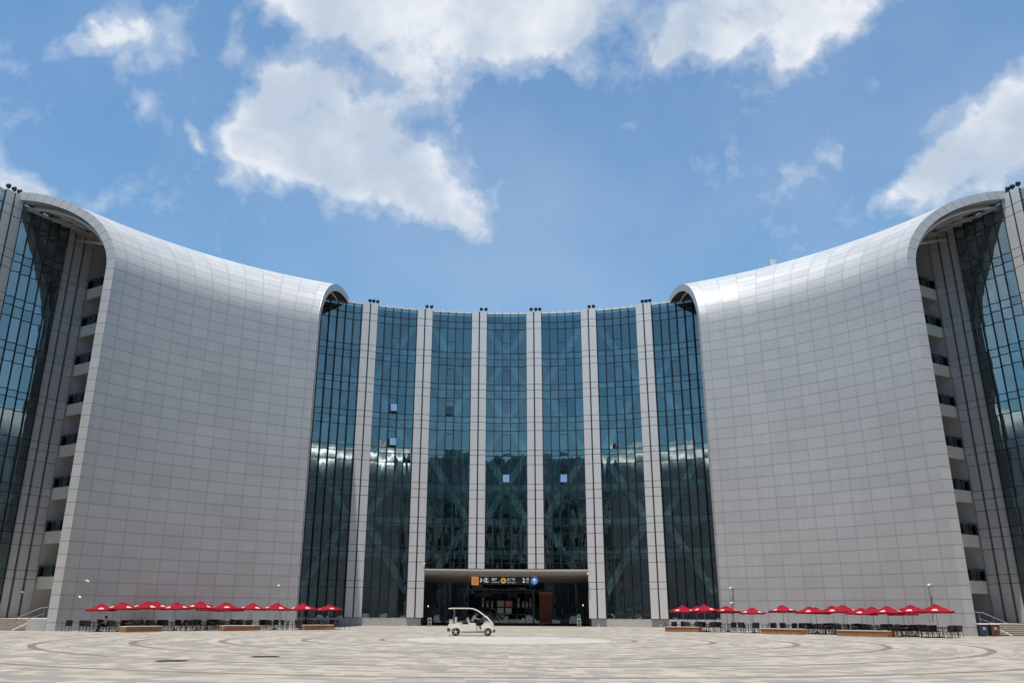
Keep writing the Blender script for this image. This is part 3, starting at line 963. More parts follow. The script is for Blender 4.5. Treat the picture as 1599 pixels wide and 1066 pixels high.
# lip: rounded front edge
for i in range(20):
    a, b = EA + (EB - EA) * i / 20, EA + (EB - EA) * (i + 1) / 20
    pr = [(RR - .55, 6.66), (RR - .62, 6.45), (RR - .58, 6.15), (RR - .3, 5.95), (RR + .3, 5.86)]
    for (r0, z0), (r1, z1) in zip(pr[:-1], pr[1:]): ent.face([P(a, r0, z0), P(b, r0, z0), P(b, r1, z1), P(a, r1, z1)])
    ent.face([P(a, RR - .55, 6.66), P(a, RR + .4, 6.69), P(b, RR + .4, 6.69), P(b, RR - .55, 6.66)])
lip = ent.build('entrance_canopy', M['lip'], bld, fix=False)
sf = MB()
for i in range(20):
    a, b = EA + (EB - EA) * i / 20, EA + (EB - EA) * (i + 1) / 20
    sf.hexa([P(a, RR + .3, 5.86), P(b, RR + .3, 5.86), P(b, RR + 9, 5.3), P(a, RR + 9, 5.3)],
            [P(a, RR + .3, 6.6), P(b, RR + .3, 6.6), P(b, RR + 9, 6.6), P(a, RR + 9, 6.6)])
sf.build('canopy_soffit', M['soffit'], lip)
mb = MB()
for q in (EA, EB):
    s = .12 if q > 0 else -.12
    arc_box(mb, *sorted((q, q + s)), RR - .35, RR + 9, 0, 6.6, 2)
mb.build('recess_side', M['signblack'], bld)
YB = 113.6
mb = MB()
nx = 22; xw = 12.5
for i in range(nx):
    x0, x1 = -xw + 2 * xw * i / nx, -xw + 2 * xw * (i + 1) / nx
    for k, (z0, z1) in enumerate(((.25, 2.1), (2.1, 4.4), (4.4, 5.6))):
        mb.face([(x0, YB, z0), (x1, YB, z0), (x1, YB, z1), (x0, YB, z1)], [(i, k), (i + .99, k), (i + .99, k + .99), (i, k + .99)])
lob = mb.build('lobby_glass', M['glass_low'], bld, fix=False)
mb = MB()
for i in range(nx + 1):
    x = -xw + 2 * xw * i / nx
    if i % 2 == 0 or -4 < x < 4: mb.box(x - .035, x + .035, YB - .07, YB + .05, .25, 5.5)
mb.box(-xw, xw, YB - .1, YB + .1, 0, .25); mb.box(-6.6, 4.0, YB - .09, YB - .08, 4.36, 4.46); mb.box(-4, 3, YB - .11, YB - .1, 4.02, 4.1)
mb.build('lobby_frame', M['mullion'], lob)
mb = MB(); mb.box(-12.6, 12.6, YB + 7, YB + 7.2, 0, 6.2); mb.box(-12.6, 12.6, YB + .2, YB + 7, 6.0, 6.2)
mb.box(-12.6, -12.4, YB + .2, YB + 7, 0, 6); mb.box(12.4, 12.6, YB + .2, YB + 7, 0, 6)
mb.build('lobby_wall', M['inner'], bld)
mb = MB(); mb.box(3.25, 3.42, YB - .3, YB - .12, .25, 4.5); mb.box(-6.5, 3.25, YB - .2, YB - .13, 4.42, 4.5)
for (a, b) in ((-3.4, -1.9), (-1.7, .9), (1.3, 3.0)): mb.box(a, b, YB - .2, YB - .13, 1.28, 1.36)
mb.build('door_frame', M['bronze'], bld)

pst = []
for (x0, x1, z0, z1, mm, lb) in ((-1.5, -.55, 2.3, 3.05, 'poster_a', 'grey green poster, upper left of four behind the lobby doors'),
                             (-.4, .55, 2.3, 3.05, 'poster_b', 'red poster, upper right of four behind the lobby doors'),
                             (-1.4, -.6, 1.42, 2.15, 'poster_c', 'pale poster, lower left of four behind the lobby doors'),
                             (-.38, .42, 1.42, 2.15, 'poster_c', 'pale poster, lower right of four behind the lobby doors')):
    mb = MB(); mb.box(x0, x1, YB - .32, YB - .28, z0, z1)
    for q in range(4): mb.box(x0 + .12, x1 - .14 - .1 * (q % 2), YB - .325, YB - .32, z0 + .12 + q * .14, z0 + .17 + q * .14, 1)
    tag(mb.build('poster', [M[mm], M['white']]), lb, 'poster', 'posters at the lobby doors')
for k, (x0, x1) in enumerate(((-3.5, -3.2), (-2.9, -2.6), (-2.3, -2.0), (1.2, 1.5), (1.8, 2.1), (2.3, 2.6), (2.8, 3.05))):
    mb = MB(); z1 = 3.3 if k % 3 else 3.7
    mb.box(x0, x1, YB - .22, YB - .2, 2.2, z1 - .3)
    mb.box(x0 + .05, x1 - .05, YB - .225, YB - .22, 2.3, 2.6, 1)
    tag(mb.build('door_notice', [M['slab'], M['poster_c']]), 'small pale notice on the lobby glass, number %s from the left' % ('one two three four five six seven'.split()[k]), 'notice', 'notices on the lobby glass')
mb = MB(); mb.box(4.1, 5.75, YB - .5, YB - .42, .3, 3.9); mb.box(4.0, 5.85, YB - .55, YB - .38, 3.9, 4.15, 1)
mb.box(3.95, 4.9, YB - .6, YB - .3, .12, .3, 2)
tag(mb.build('banner', [M['redbanner'], M['soffit'], M['greyboard']]), 'tall red and brown hanging banner right of the lobby doors', 'banner')

def glow(key, c, st):
    m = M[key].copy(); m.name = 'lit_' + m.name; M['lit_' + key] = m
    for n in m.node_tree.nodes:
        if n.type == 'BSDF_PRINCIPLED': n.inputs['Emission Color'].default_value = tuple(c) + (1,); n.inputs['Emission Strength'].default_value = st
for k_, c_ in (('orange', (.8, .3, .08)), ('yellow', (.8, .5, .06)), ('blue', (.06, .2, .7)), ('white', (.9, .9, .9))): glow(k_, c_, .35)
# ---- hanging sign, lettering on both marks
def text_mesh(s, size, loc, mt, parent, name='lettering', depth=.01):
    cu = bpy.data.curves.new('t', 'FONT'); cu.body = s; cu.size = size; cu.extrude = depth
    cu.align_y = 'CENTER'; cu.offset = size * (.012 if size > .6 else 0)
    to = bpy.data.objects.new('t', cu); col.objects.link(to)
    bpy.context.view_layer.update()
    me = bpy.data.meshes.new_from_object(to.evaluated_get(bpy.context.evaluated_depsgraph_get()))
    bpy.data.objects.remove(to); 
    me.transform(Matrix.Rotation(math.pi / 2, 4, 'X'))
    me.materials.clear(); me.materials.append(mt)
    o = bpy.data.objects.new(name, me); col.objects.link(o); o.parent = parent
    o.location = Vector(loc) - WL[parent.name]
    return o
YS = 107.0
sg = thing('hanging_sign', 'long black direction sign with white numbers hanging under the entrance soffit', 'sign', (-.4, YS, 4.88))
mb = MB(); mb.box(-4.3, 3.1, YS - .1, YS + .1, 4.9, 5.85); mb.build('sign_board', M['signblack'], sg)
mb = MB()
for x in (-3.9, -.5, 2.8): mb.tube([(x, YS, 5.85), (x, YS, 6.4)], .03, 6)
mb.build('hanger', M['steel'], sg)
mb = MB(); mb.box(-4.62, -3.75, YS - .15, YS + .15, 4.84, 5.95)
fp = mb.build('orange_panel', M['lit_orange'], sg)
mb = MB()
for s in (-1, 1): mb.bar((-4.18 + s * .3, YS - .17, 5.35), (-4.18, YS - .17, 5.65), .02, .08)
for dx in (-.22, -.07, .07, .22): mb.box(-4.18 + dx - .035, -4.18 + dx + .035, YS - .175, YS - .152, 5.1, 5.38)
mb.box(-4.48, -3.88, YS - .175, YS - .152, 5.0, 5.07)
mb.build('hall_symbol', M['print'], fp)
text_mesh('3·北', .64, (-3.62, YS - .12, 5.38), M['lit_white'], sg)
text_mesh('展厅', .34, (-2.1, YS - .12, 5.5), M['lit_white'], sg)
text_mesh('Exhibition Hall', .17, (-2.1, YS - .12, 5.17), M['lit_white'], sg)
mb = MB(); ax = Matrix.Rotation(math.pi / 2, 4, 'X')
mb.lathe([(.33, -.02), (.33, .02)], (-.62, YS - .13, 5.37), 24, axis=ax); o = mb.build('yellow_disc', M['lit_yellow'], sg)
mb = MB(); mb.lathe([(.17, -.02), (.17, .02)], (-.62, YS - .155, 5.37), 20, axis=ax)
mb.build('disc_centre', M['signblack'], o)
mb = MB(); mb.extrude([(-.70, 5.30), (-.55, 5.37), (-.70, 5.46)], YS - .19, YS - .177); mb.build('disc_mark', M['lit_yellow'], o)
text_mesh('北广场', .34, (-.2, YS - .12, 5.5), M['lit_white'], sg)
text_mesh('North Square', .2, (-.2, YS - .12, 5.17), M['lit_white'], sg)
text_mesh('2', .72, (1.75, YS - .12, 5.38), M['lit_white'], sg)
text_mesh('馆', .36, (2.25, YS - .12, 5.52), M['lit_white'], sg)
text_mesh('Hall', .2, (2.25, YS - .12, 5.19), M['lit_white'], sg)
mb = MB(); mb.lathe([(.47, -.14), (.47, .14)], (3.28, YS, 5.38), 28, axis=ax); o = mb.build('blue_disc', M['lit_blue'], sg)
mb = MB(); mb.extrude([(3.28, 5.7), (3.0, 5.42), (3.08, 5.34), (3.23, 5.48), (3.23, 5.08), (3.33, 5.08), (3.33, 5.48), (3.48, 5.34), (3.56, 5.42)], YS - .175, YS - .15)
mb.build('up_arrow', M['lit_white'], o)

# ---- the matching building behind the viewpoint, seen mirrored in the glass
opp = bld.copy(); col.objects.link(opp); opp.location = (0, -1.6, 0); opp.rotation_euler = (0, 0, math.pi)
opp['label'] = 'matching curved building that closes the plaza behind the viewpoint, mirrored in the glass bays'
skip = ('open_window', 'parapet_lamp', 'interior_wall_')
for ch in [c for c in col.objects if c.parent == bld]:
    if ch.name.split('.')[0] in skip: continue
    c = ch.copy(); col.objects.link(c); c.parent = opp
    for gch in [q for q in col.objects if q.parent == ch]:
        d = gch.copy(); col.objects.link(d); d.parent = c

# ------------------------------------------------------------------ small things on the building
ORD = 'first second third fourth fifth sixth seventh eighth ninth tenth eleventh twelfth thirteenth fourteenth fifteenth sixteenth seventeenth'.split()
def floodlight(first, loc, face, label):
    if first is None:
        t = thing('floodlight', label, 'floodlight', (0, 0, 0), 'floodlights on the parapet', local=True)
        mb = MB(); mb.box(-.14, .14, -.14, .14, 0, .05); mb.tube([(0, 0, .05), (0, 0, .35)], .05, 8); mb.bar((-.26, 0, .4), (.26, 0, .4), .05, .05); mb.build('bracket', M['black'], t)
        mb = MB(); axm = Matrix.Rotation(R_(62), 4, 'X')
        mb.lathe([(.10, .34), (.2, .28), (.30, .05), (.31, -.12), (.27, -.13)], (0, 0, .58), 18, axis=axm)
        h = mb.build('lamp_head', M['black'], t, smooth=True)
        mb = MB(); mb.lathe([(.25, -.14), (.25, -.125)], (0, 0, .58), 18, axis=axm); mb.build('lens', M['sash'], h)
        t.location = loc; t.rotation_euler = (0, 0, face); t.scale = (.78, .78, .84); return t
    return dup(first, loc, face, label, FK)
fl0 = None; FK = None
names = ['pier at the far left edge', 'leftmost central pier', 'second central pier', 'third central pier', 'fourth central pier', 'fifth central pier', 'rightmost central pier', 'pier at the far right edge']
grp = [(-70.15, -69.45, -68.8), (-20.8, -20.24, -19.65), (-12.3, -11.6), (-4.1, -3.4), (3.4, 4.1, 4.7), (12.1, 12.75), (20.0, 20.55, 21.1), (69.1, 69.65, 70.3)]
for nm, gg in zip(names, grp):
    for i, ph_ in enumerate(gg):
        pos_ = {2: ('left hand', 'right hand'), 3: ('left hand', 'middle', 'right hand')}[len(gg)][i]
        lb = 'black floodlight, %s of %s on the %s' % (pos_, 'two' if len(gg) == 2 else 'three', nm)
        t = floodlight(fl0, P(ph_, RR - .12, H), -R_(ph_) + rnd.uniform(-.3, .3), lb)
        if fl0 is None: fl0 = t; FK = kids(t)

def camera_unit(first, loc, rz, label, kk):
    if first is None:
        t = thing('security_camera', label, 'camera', (0, 0, 0), 'security cameras on the walls', local=True)
        mb = MB(); mb.box(-.06, .06, -.02, .0, -.08, .08); mb.tube([(0, 0, 0), (0, -.3, 0), (0, -.38, -.04)], .02, 8); mb.build('wall_bracket', M['white'], t)
        mb = MB(); mb.obox((0, -.42, -.10), (1, 0, 0), (0, .94, .34), (0, -.34, .94), .085, .24, .075); mb.build('camera_body', M['white'], t, bevel=.02)
        mb = MB(); mb.lathe([(.05, 0), (.05, .02)], (0, -.65, -.185), 12, axis=Matrix.Rotation(R_(90), 4, 'X')); mb.build('lens', M['black'], t)
        t.location = loc; t.rotation_euler = (0, 0, rz); t.scale = (.78, .78, .78); return t
    return dup(first, loc, rz, label, kk)
cm0 = None; CK = None
def on_shell(x, y):
    return math.atan2(x, y - SC)
for (x, y, z, lb, kind) in ((-35.93, 71.23, 2.71, 'white security camera low on the left shell near its outer end', 's'),
                            (-35.79, 71.46, 4.02, 'white security camera higher up on the left shell near its outer end', 's'),
                            (-22.87, 84.41, 4.06, 'white security camera on the left shell close to the glass', 's'),
                            (22.19, 84.84, 4.05, 'white security camera on the right shell, upper of two near the glass', 's'),
                            (22.19, 84.83, 2.65, 'white security camera on the right shell, lower of two near the glass', 's'),
                            (35.5, 71.91, 4.03, 'white security camera near the outer end of the right shell', 's'),
                            (-45.6, 79.15, 3.28, 'white security camera on the cladding above the left side steps', 'r'),
                            (45.85, 78.75, 3.27, 'white security camera on the cladding above the right side steps', 'r'),
                            (-10.45, 104.35, 7.31, 'white security camera on the pier left of the entrance, above the canopy', 'r'),
                            (9.75, 104.5, 6.2, 'white security camera at the right end of the entrance canopy', 'r'),
                            (-9.75, 104.5, 2.3, 'white security camera low at the left jamb of the entrance', 'r'),
                            (9.1, 104.6, 2.5, 'white security camera low at the right jamb of the entrance', 'r')):
    if kind == 's':
        a = on_shell(x, y); loc = (SR * math.sin(a) - .02 * math.sin(a), SC + (SR - .02) * math.cos(a), z)
    else: a = math.atan2(x, y - YC); loc = (x, y, z)
    t = camera_unit(cm0, loc, -a + rnd.uniform(-.4, .4), lb, CK)
    if cm0 is None: cm0 = t; CK = kids(t)
# conduit pipe above two cameras
for (x, y, z0, z1, lb) in ((22.3, 84.9, 2.7, 4.0, 'thin dark conduit between the two cameras on the right shell'), (35.3, 72.1, 2.4, 4.0, 'thin dark conduit below the camera at the outer end of the right shell')):
    a = on_shell(x, y); mb = MB(); px, py = (SR - .04) * math.sin(a), SC + (SR - .04) * math.cos(a)
    mb.tube([(px, py, z0), (px, py, z1)], .022, 6); tag(mb.build('conduit', M['grey_plastic']), lb, 'pipe', 'conduits on the shell')
# roof antenna
t = thing('roof_antenna', 'small vent box and thin mast on the roof beyond the right shell', 'antenna', (32.1, 92, 40.4))
mb = MB(); mb.box(31.8, 32.5, 91.7, 92.3, 40.4, 42.5); mb.build('vent_box', M['pier'], t)
mb = MB(); mb.tube([(31.75, 92, 40.4), (31.75, 92, 44.2)], .035, 6); mb.tube([(32.3, 91.6, 42.5), (32.3, 91.6, 43.6)], .03, 6); mb.build('mast', M['steel'], t)

# ------------------------------------------------------------------ plaza things
for k, (x, y, lb) in enumerate(((-11.66, 30.2, 'round cast iron manhole cover, the nearer one, left of centre on the paving'),
                                (-9.29, 33.36, 'round cast iron manhole cover, the farther one, left of centre on the paving'))):
    mb = MB(); mb.lathe([(.56, .002), (.55, .012), (.05, .014)], (x, y, 0), 28)
    for q in range(8):
        a = q * math.pi / 8
        mb.obox((x, y, .016), (math.cos(a), math.sin(a), 0), (-math.sin(a), math.cos(a), 0), (0, 0, 1), .48, .02, .004)
    tag(mb.build('manhole_cover', M['iron']), lb, 'manhole cover', 'manhole covers in the paving')

# benches: curved timber boxes
for (a, b, sag, lb) in (((-29.73, 67.06), (-27.96, 69.54), 2, 'curved timber bench, leftmost in front of the parasols'),
                        ((-23.9, 72.6), (-21.5, 74.6), 2, 'curved timber bench, second from the left in front of the parasols'),
                        ((-18.5, 78.3), (-16.1, 79.6), 2, 'curved timber bench in front of the left glass bay'),
                        ((14.3, 79.2), (17.2, 78.6), 2, 'curved timber bench in front of the right glass bay'),
                        ((21.3, 73.4), (24.0, 71.2), 3, 'curved timber bench, middle one on the right side'),
                        ((25.5, 67.6), (28.5, 65.6), 3, 'curved timber bench, rightmost in front of the parasols')):
    A, B = Vector(a + (0,)), Vector(b + (0,)); C = Vector((0, 54, 0))
    t = thing('bench', lb, 'bench', tuple((A + B) / 2), 'curved timber benches')
    n = 9; d = (B - A); nr = ((A + B) / 2 - C).normalized()
    def cur(f): return A + d * f + nr * (-.0 + .45 * (1 - (2 * f - 1) ** 2) * .6)
    side = MB(); top = MB()
    segs = [i / n for i in range(n + 1)]
    cut = (3, 6) if sag == 3 else (5,)
    for i in range(n):
        p, q = cur(segs[i]), cur(segs[i + 1])
        if i in cut: p = p + (q - p) * .12
        o1, o2 = (p - C).normalized() * .75, (q - C).normalized() * .75
        lo, hi = Vector((0, 0, .03)), Vector((0, 0, .40))
        side.hexa([p + lo, q + lo, q + o2 + lo, p + o1 + lo], [p + hi, q + hi, q + o2 + hi, p + o1 + hi])
        e1, e2 = (p - C).normalized() * .04, (q - C).normalized() * .04
        lo, hi = Vector((0, 0, .402)), Vector((0, 0, .45))
        top.hexa([p - e1 + lo, q - e2 + lo, q + o2 + e2 + lo, p + o1 + e1 + lo], [p - e1 + hi, q - e2 + hi, q + o2 + e2 + hi, p + o1 + e1 + hi])
    side.build('bench_box', M['wood'], t); top.build('seat_top', M['woodtop'], t)

# ---- parasols, tables, chairs
def make_parasol():
    t = thing('parasol', '', 'parasol', (0, 0, 0), 'red parasols over the cafe tables', local=True)
    N = 8; Rm, zr, zp = 1.3, 1.78, 2.27
    mb = MB(); rings = 5
    def cp(j, f):
        a = 2 * math.pi * j / N
        # ribs stay straight, panels sag a little between them
        fr = j - math.floor(j); sagf = math.sin(math.pi * fr)
        r = (.16 + (Rm - .16) * f) * (math.cos(math.pi / N) / math.cos((fr - .5) * 2 * math.pi / N) * 1.0)
        z = zp - .07 - (zp - .07 - zr) * (f ** .88) - sagf * .035 * f
        return Vector((r * math.cos(a), r * math.sin(a), z))
    sub = 4
    for j in range(N * sub):
        for k in range(rings):
            j0, j1 = j / sub, (j + 1) / sub
            e = .0001
            mb.face([cp(j0 + e, k / rings), cp(j0 + e, (k + 1) / rings), cp(j1 - e, (k + 1) / rings), cp(j1 - e, k / rings)])
        j0, j1 = j / sub, (j + 1) / sub
        a, b = cp(j0 + .0001, 1), cp(j1 - .0001, 1); dz = Vector((0, 0, -.10))
        mb.face([a, a + dz, b + dz, b])
    cn = mb.build('canopy', M['red'], t, fix=False)
    mb = MB()
    mb.lathe([(.30, zp - .12), (.28, zp - .10), (.05, zp - .01), (.02, zp)], (0, 0, 0), 16); mb.build('vent_cap', M['red'], cn)
    mb = MB()
    for j in range(0, N, 2):
        pts = []
        for (dj, f) in ((.30, .58), (.70, .58), (.78, .85), (.22, .85)): pts.append(cp(j + dj, f) + Vector((0, 0, .012)))
        mb.face(pts)
    mb.build('printed_panel', M['print'], cn, fix=False)
    mb = MB(); mb.tube([(0, 0, .05), (0, 0, zp + .06)], .024, 10); pl_ = mb.build('pole', M['steel'], t, smooth=True)
    mb = MB()
    for j in range(N):
        a = 2 * math.pi * j / N
        mb.bar((0, 0, zp - .1), (Rm * .97 * math.cos(a), Rm * .97 * math.sin(a), zr - .01), .018, .018)
        mb.bar((0, 0, zr - .12), (.62 * math.cos(a), .62 * math.sin(a), zr + .23), .014, .014)
    mb.build('ribs', M['frame'], cn)
    mb = MB(); mb.lathe([(.30, 0), (.30, .05), (.12, .09), (.05, .1), (.035, .3)], (0, 0, 0), 20); mb.build('base', M['grey_plastic'], t, smooth=True)
    return t
def make_table():
    t = thing('cafe_table', '', 'table', (0, 0, 0), 'cafe tables under the parasols', local=True)
    mb = MB(); mb.lathe([(.42, .70), (.43, .705), (.43, .73), (.42, .735)], (0, 0, 0), 24); mb.build('tabletop', M['frame'], t)
    for k in range(4):
        a = math.pi / 4 + k * math.pi / 2; mb = MB()
        mb.tube([(.14 * math.cos(a), .14 * math.sin(a), .70), (.16 * math.cos(a), .16 * math.sin(a), .4), (.33 * math.cos(a), .33 * math.sin(a), 0)], .016, 6)
        mb.build('leg', M['frame'], t)
    return t
def make_chair():
    t = thing('cafe_chair', '', 'chair', (0, 0, 0), 'dark woven cafe chairs', local=True)
    mb = MB(); mb.box(-.24, .24, -.25, .24, .42, .455); mb.build('seat', M['wicker'], t, bevel=.012)
    mb = MB(); mb.obox((0, .285, .65), (1, 0, 0), (0, .97, -.22), (0, .22, .97), .235, .016, .205); mb.build('backrest', M['wicker'], t, bevel=.01)
    for s in (-1, 1):
        mb = MB(); mb.tube([(s * .26, -.22, 0), (s * .265, -.235, .63)], .015, 6); mb.build('leg', M['frame'], t)
        mb = MB(); mb.tube([(s * .25, .30, 0), (s * .255, .235, .44), (s * .255, .33, .86)], .015, 6); mb.build('leg', M['frame'], t)
        mb = MB(); mb.tube([(s * .265, -.25, .64), (s * .268, 0, .655), (s * .26, .27, .65)], .020, 6); mb.build('armrest', M['frame'], t)
    mb = MB(); mb.tube([(-.255, .33, .86), (.255, .33, .86)], .015, 6); mb.build('top_rail', M['frame'], t)
    return t
LP = [(-32.82, 68.98), (-31.34, 69.45), (-30.47, 72.04), (-30.93, 74.97), (-28.56, 73.74), (-27.02, 74.82), (-27.42, 78.34), (-24.84, 75.28), (-25.65, 79.36), (-23.2, 77.49), (-21.38, 78.87), (-19.2, 80.07), (-16.91, 81.13)]
RP = [(16.45, 81.36), (18.4, 84.19), (18.29, 80.14), (20.15, 79.7), (21.97, 77.7), (24.13, 75.93), (25.91, 74.23), (27.2, 76.62), (27.33, 72.71), (28.92, 74.84), (28.77, 70.64), (30.63, 72.81), (29.37, 66.96), (31.96, 70.13), (31.33, 67.2), (32.09, 64.98)]
par0 = make_parasol(); par_k = kids(par0)
tab0 = make_table(); tab_k = kids(tab0)
chr0 = make_chair(); chr_k = kids(chr0)
used = dict(p=False, t=False, c=False)
def place(kind, proto, kk, loc, rz, lb):
    if not used[kind]:
        used[kind] = True; proto.location = loc; proto.rotation_euler = (0, 0, rz); proto['label'] = lb; return proto
    return dup(proto, loc, rz, lb, kk)
prot = []
for side, PP in (('left', LP), ('right', RP)):
    for i, (x, y) in enumerate(PP):
        nth = '%s %s-row parasol' % (ORD[i], side)
        hz = rnd.uniform(-.02, .05)
        p = place('p', par0, par_k, (x, y, hz * 0), rnd.uniform(0, .8), 'red octagonal parasol, %s from the left in the %s row' % (ORD[i], side))
        s_ = 1.0 + rnd.uniform(-.07, .05); p.scale = (s_, s_, s_ * (1 + hz * .9)); p.rotation_euler = (rnd.uniform(-.035, .035), rnd.uniform(-.035, .035), p.rotation_euler[2])
        tx, ty = x + rnd.uniform(-.05, .05), y - .62
        place('t', tab0, tab_k, (tx, ty, 0), rnd.uniform(0, 1.5), 'small round dark cafe table under the ' + nth)
        base = rnd.uniform(-.3, .3)
        where = ['in front of', 'right of', 'behind', 'left of']
        for c in range(4):
            if c == 2 and i % 4 == 3: continue
            if (side == 'left' and i == 1 and c == 1): pass
            a = base + c * math.pi / 2 - math.pi / 2 + rnd.uniform(-.15, .15)
            rad = rnd.uniform(.72, .92)
            cx, cy = tx + rad * math.cos(a), ty + rad * math.sin(a)
            # chair faces the table: its front is -y
            rz = a - math.pi / 2 + rnd.uniform(-.25, .25)
            place('c', chr0, chr_k, (cx, cy, 0), rz, 'dark woven cafe chair %s the table under the %s' % (where[c], nth))
        for c in range(2):
            a = base + rnd.uniform(.4, 2.6); rad = rnd.uniform(1.25, 1.6); zx = (-1, 1)[c]
            cx, cy = tx + zx * rad * .8, ty + rnd.uniform(-.5, .9)
            place('c', chr0, chr_k, (cx, cy, 0), rnd.uniform(-3.1, 3.1), 'dark woven cafe chair drawn back to the %s of the %s' % (('left', 'right')[c], nth))
# a few loose chairs
for (x, y, rz, lb) in ((-35.2, 68.6, -2.2, 'dark woven cafe chair standing alone at the far left end of the tables'),
                       (33.6, 65.3, -1.2, 'dark woven cafe chair at the far right end of the tables, side on'),
                       (-15.3, 81.9, -1.4, 'dark woven cafe chair set apart right of the last left table'),
                       (14.9, 80.6, 1.3, 'dark woven cafe chair set apart left of the first right table')):
    place('c', chr0, chr_k, (x, y, 0), rz, lb)

# ------------------------------------------------------------------ people
def person(name_lb, loc, rz, J, top_m, leg_m, sleeve_long=False, shoe=None):
    """J: joints in local metres, facing -y; body grown round a skeleton"""
    t = thing('person', name_lb, 'person', (0, 0, 0), None, local=True)
    vs, es, rs, tg = [], [], [], []
    def add(p, r, parent, tagn):
        vs.append(Vector(p)); rs.append(r); tg.append(tagn)
        if parent is not None: es.append((parent, len(vs) - 1))
        return len(vs) - 1
    pel = add(J['pelvis'], .135, None, 'leg')
    wst = add(J['waist'], .125, pel, 'top'); ch = add(J['chest'], .15, wst, 'top')
    nk0 = add(J['neckbase'], .075, ch, 'top'); nk = add(J['neck'], .052, nk0, 'skin')
    hd = Vector(J['head'])
    h1 = add(hd + Vector((0, 0, -.06)), .078, nk, 'skin'); h2 = add(hd + Vector((0, .01, .03)), .092, h1, 'skin'); add(hd + Vector((0, .01, .10)), .06, h2, 'skin')
    add(hd + Vector((0, -.10, -.01)), .02, h1, 'skin')
    for s in (-1, 1):
        S = 'L' if s < 0 else 'R'
        sh = add(Vector(J['chest']) + Vector((s * .18, 0, .10)), .062, ch, 'top')
        el = add(J['elbow' + S], .045, sh, 'top'); 
        wr = add(J['wrist' + S], .030, el, 'top' if sleeve_long else 'skin')
        d = (Vector(J['wrist' + S]) - Vector(J['elbow' + S])).normalized()
        sidev = d.cross(Vector((0, 0, 1))).normalized() if abs(d.z) < .95 else Vector((1, 0, 0))
        pm = add(Vector(J['wrist' + S]) + d * .07, .034, wr, 'skin')
        for q, (o_, l_) in enumerate(((-.032, .062), (-.011, .075), (.011, .070), (.032, .055))):
            b0 = add(vs[pm] + d * .03 + sidev * o_, .010, pm, 'skin')
            b1 = add(vs[b0] + d * l_ * .55 - Vector((0, 0, .006)), .0095, b0, 'skin'); add(vs[b1] + d * l_ * .3 - Vector((0, 0, .022)), .008, b1, 'skin')
        th_ = add(vs[wr] + d * .04 - sidev * (.045 * s), .011, wr, 'skin'); add(vs[th_] + d * .04 - Vector((0, 0, .01)), .010, th_, 'skin')
        hp = add(Vector(J['pelvis']) + Vector((s * .10, -.01, -.02)), .098, pel, 'leg')
        kn = add(J['knee' + S], .064, hp, 'leg'); ak = add(J['ankle' + S], .042, kn, 'leg')
        A = Vector(J['ankle' + S]); fd = Vector(J.get('foot', (0, -1, 0))).normalized()
        f1 = add(A + fd * .08 + Vector((0, 0, -.045)), .040, ak, 'shoe'); add(A + fd * .17 + Vector((0, 0, -.055)), .032, f1, 'shoe')
    me = bpy.data.meshes.new('body'); me.from_pydata([tuple(v) for v in vs], es, [])
    o = bpy.data.objects.new('body', me); col.objects.link(o)
    md = o.modifiers.new('skin', 'SKIN'); md.use_smooth_shade = True
    sv = me.skin_vertices[0].data if me.skin_vertices else None
    if sv is None:
        bpy.context.view_layer.objects.active = o
        b = bmesh.new(); b.from_mesh(me); b.verts.layers.skin.verify(); b.to_mesh(me); b.free(); sv = me.skin_vertices[0].data
    for i, r in enumerate(rs): sv[i].radius = (r, r * (.78 if tg[i] == 'top' and r > .1 else 1)); sv[i].use_root = (i == 0)
    o.modifiers.new('sub', 'SUBSURF').levels = 1; o.modifiers['sub'].render_levels = 1
    bpy.context.view_layer.update()
    m2 = bpy.data.meshes.new_from_object(o.evaluated_get(bpy.context.evaluated_depsgraph_get()))
    bpy.data.objects.remove(o)
    m2.materials.clear()
    for q in (M['skin'], top_m, leg_m, shoe or M['black']): m2.materials.append(q)
    K = {'skin': 0, 'top': 1, 'leg': 2, 'shoe': 3}
    segs = [(a, b) for a, b in es]
    for poly in m2.polygons:
        c = poly.center; best = (1e9, 'skin')
        for a, b in segs:
            A, B = vs[a], vs[b]; ab = B - A; f = max(0, min(1, (c - A).dot(ab) / max(1e-9, ab.dot(ab))))
            dd = (c - (A + ab * f)).length - (rs[a] * (1 - f) + rs[b] * f)
            if dd < best[0]: best = (dd, tg[b] if f > .25 else (tg[a] if tg[a] != 'skin' or tg[b] == 'skin' else tg[b]))
        poly.material_index = K[best[1]]; poly.use_smooth = True
    bo = bpy.data.objects.new('body', m2); col.objects.link(bo); bo.parent = t; WL[bo.name] = Vector()
    mb = MB(); n = 14
    prof = [(.02, .128), (.07, .115), (.10, .07), (.105, .02), (.095, -.03), (.08, -.06)]
    i0 = 0
    mb.lathe([(r, z) for r, z in reversed(prof)], hd + Vector((0, .028, .01)), n)
    mb.build('hair', M['hair'], t, smooth=True)
    mb = MB()
    for s in (-1, 1): mb.lathe([(.004, -.006), (.009, 0), (.004, .006)], hd + Vector((s * .034, -.088, .01)), 8)
    mb.build('eyes', M['black'], t)
    mb = MB(); mb.box(hd.x - .022, hd.x + .022, hd.y - .093, hd.y - .08, hd.z - .062, hd.z - .054); mb.build('mouth', M['cloth_maroon'], t)
    mb = MB()
    for s in (-1, 1): mb.lathe([(.008, -.03), (.018, -.01), (.018, .02), (.006, .03)], hd + Vector((s * .092, .01, -.01)), 8)
    mb.build('ears', M['skin'], t, smooth=True)
    t.location = loc; t.rotation_euler = (0, 0, rz)
    return t
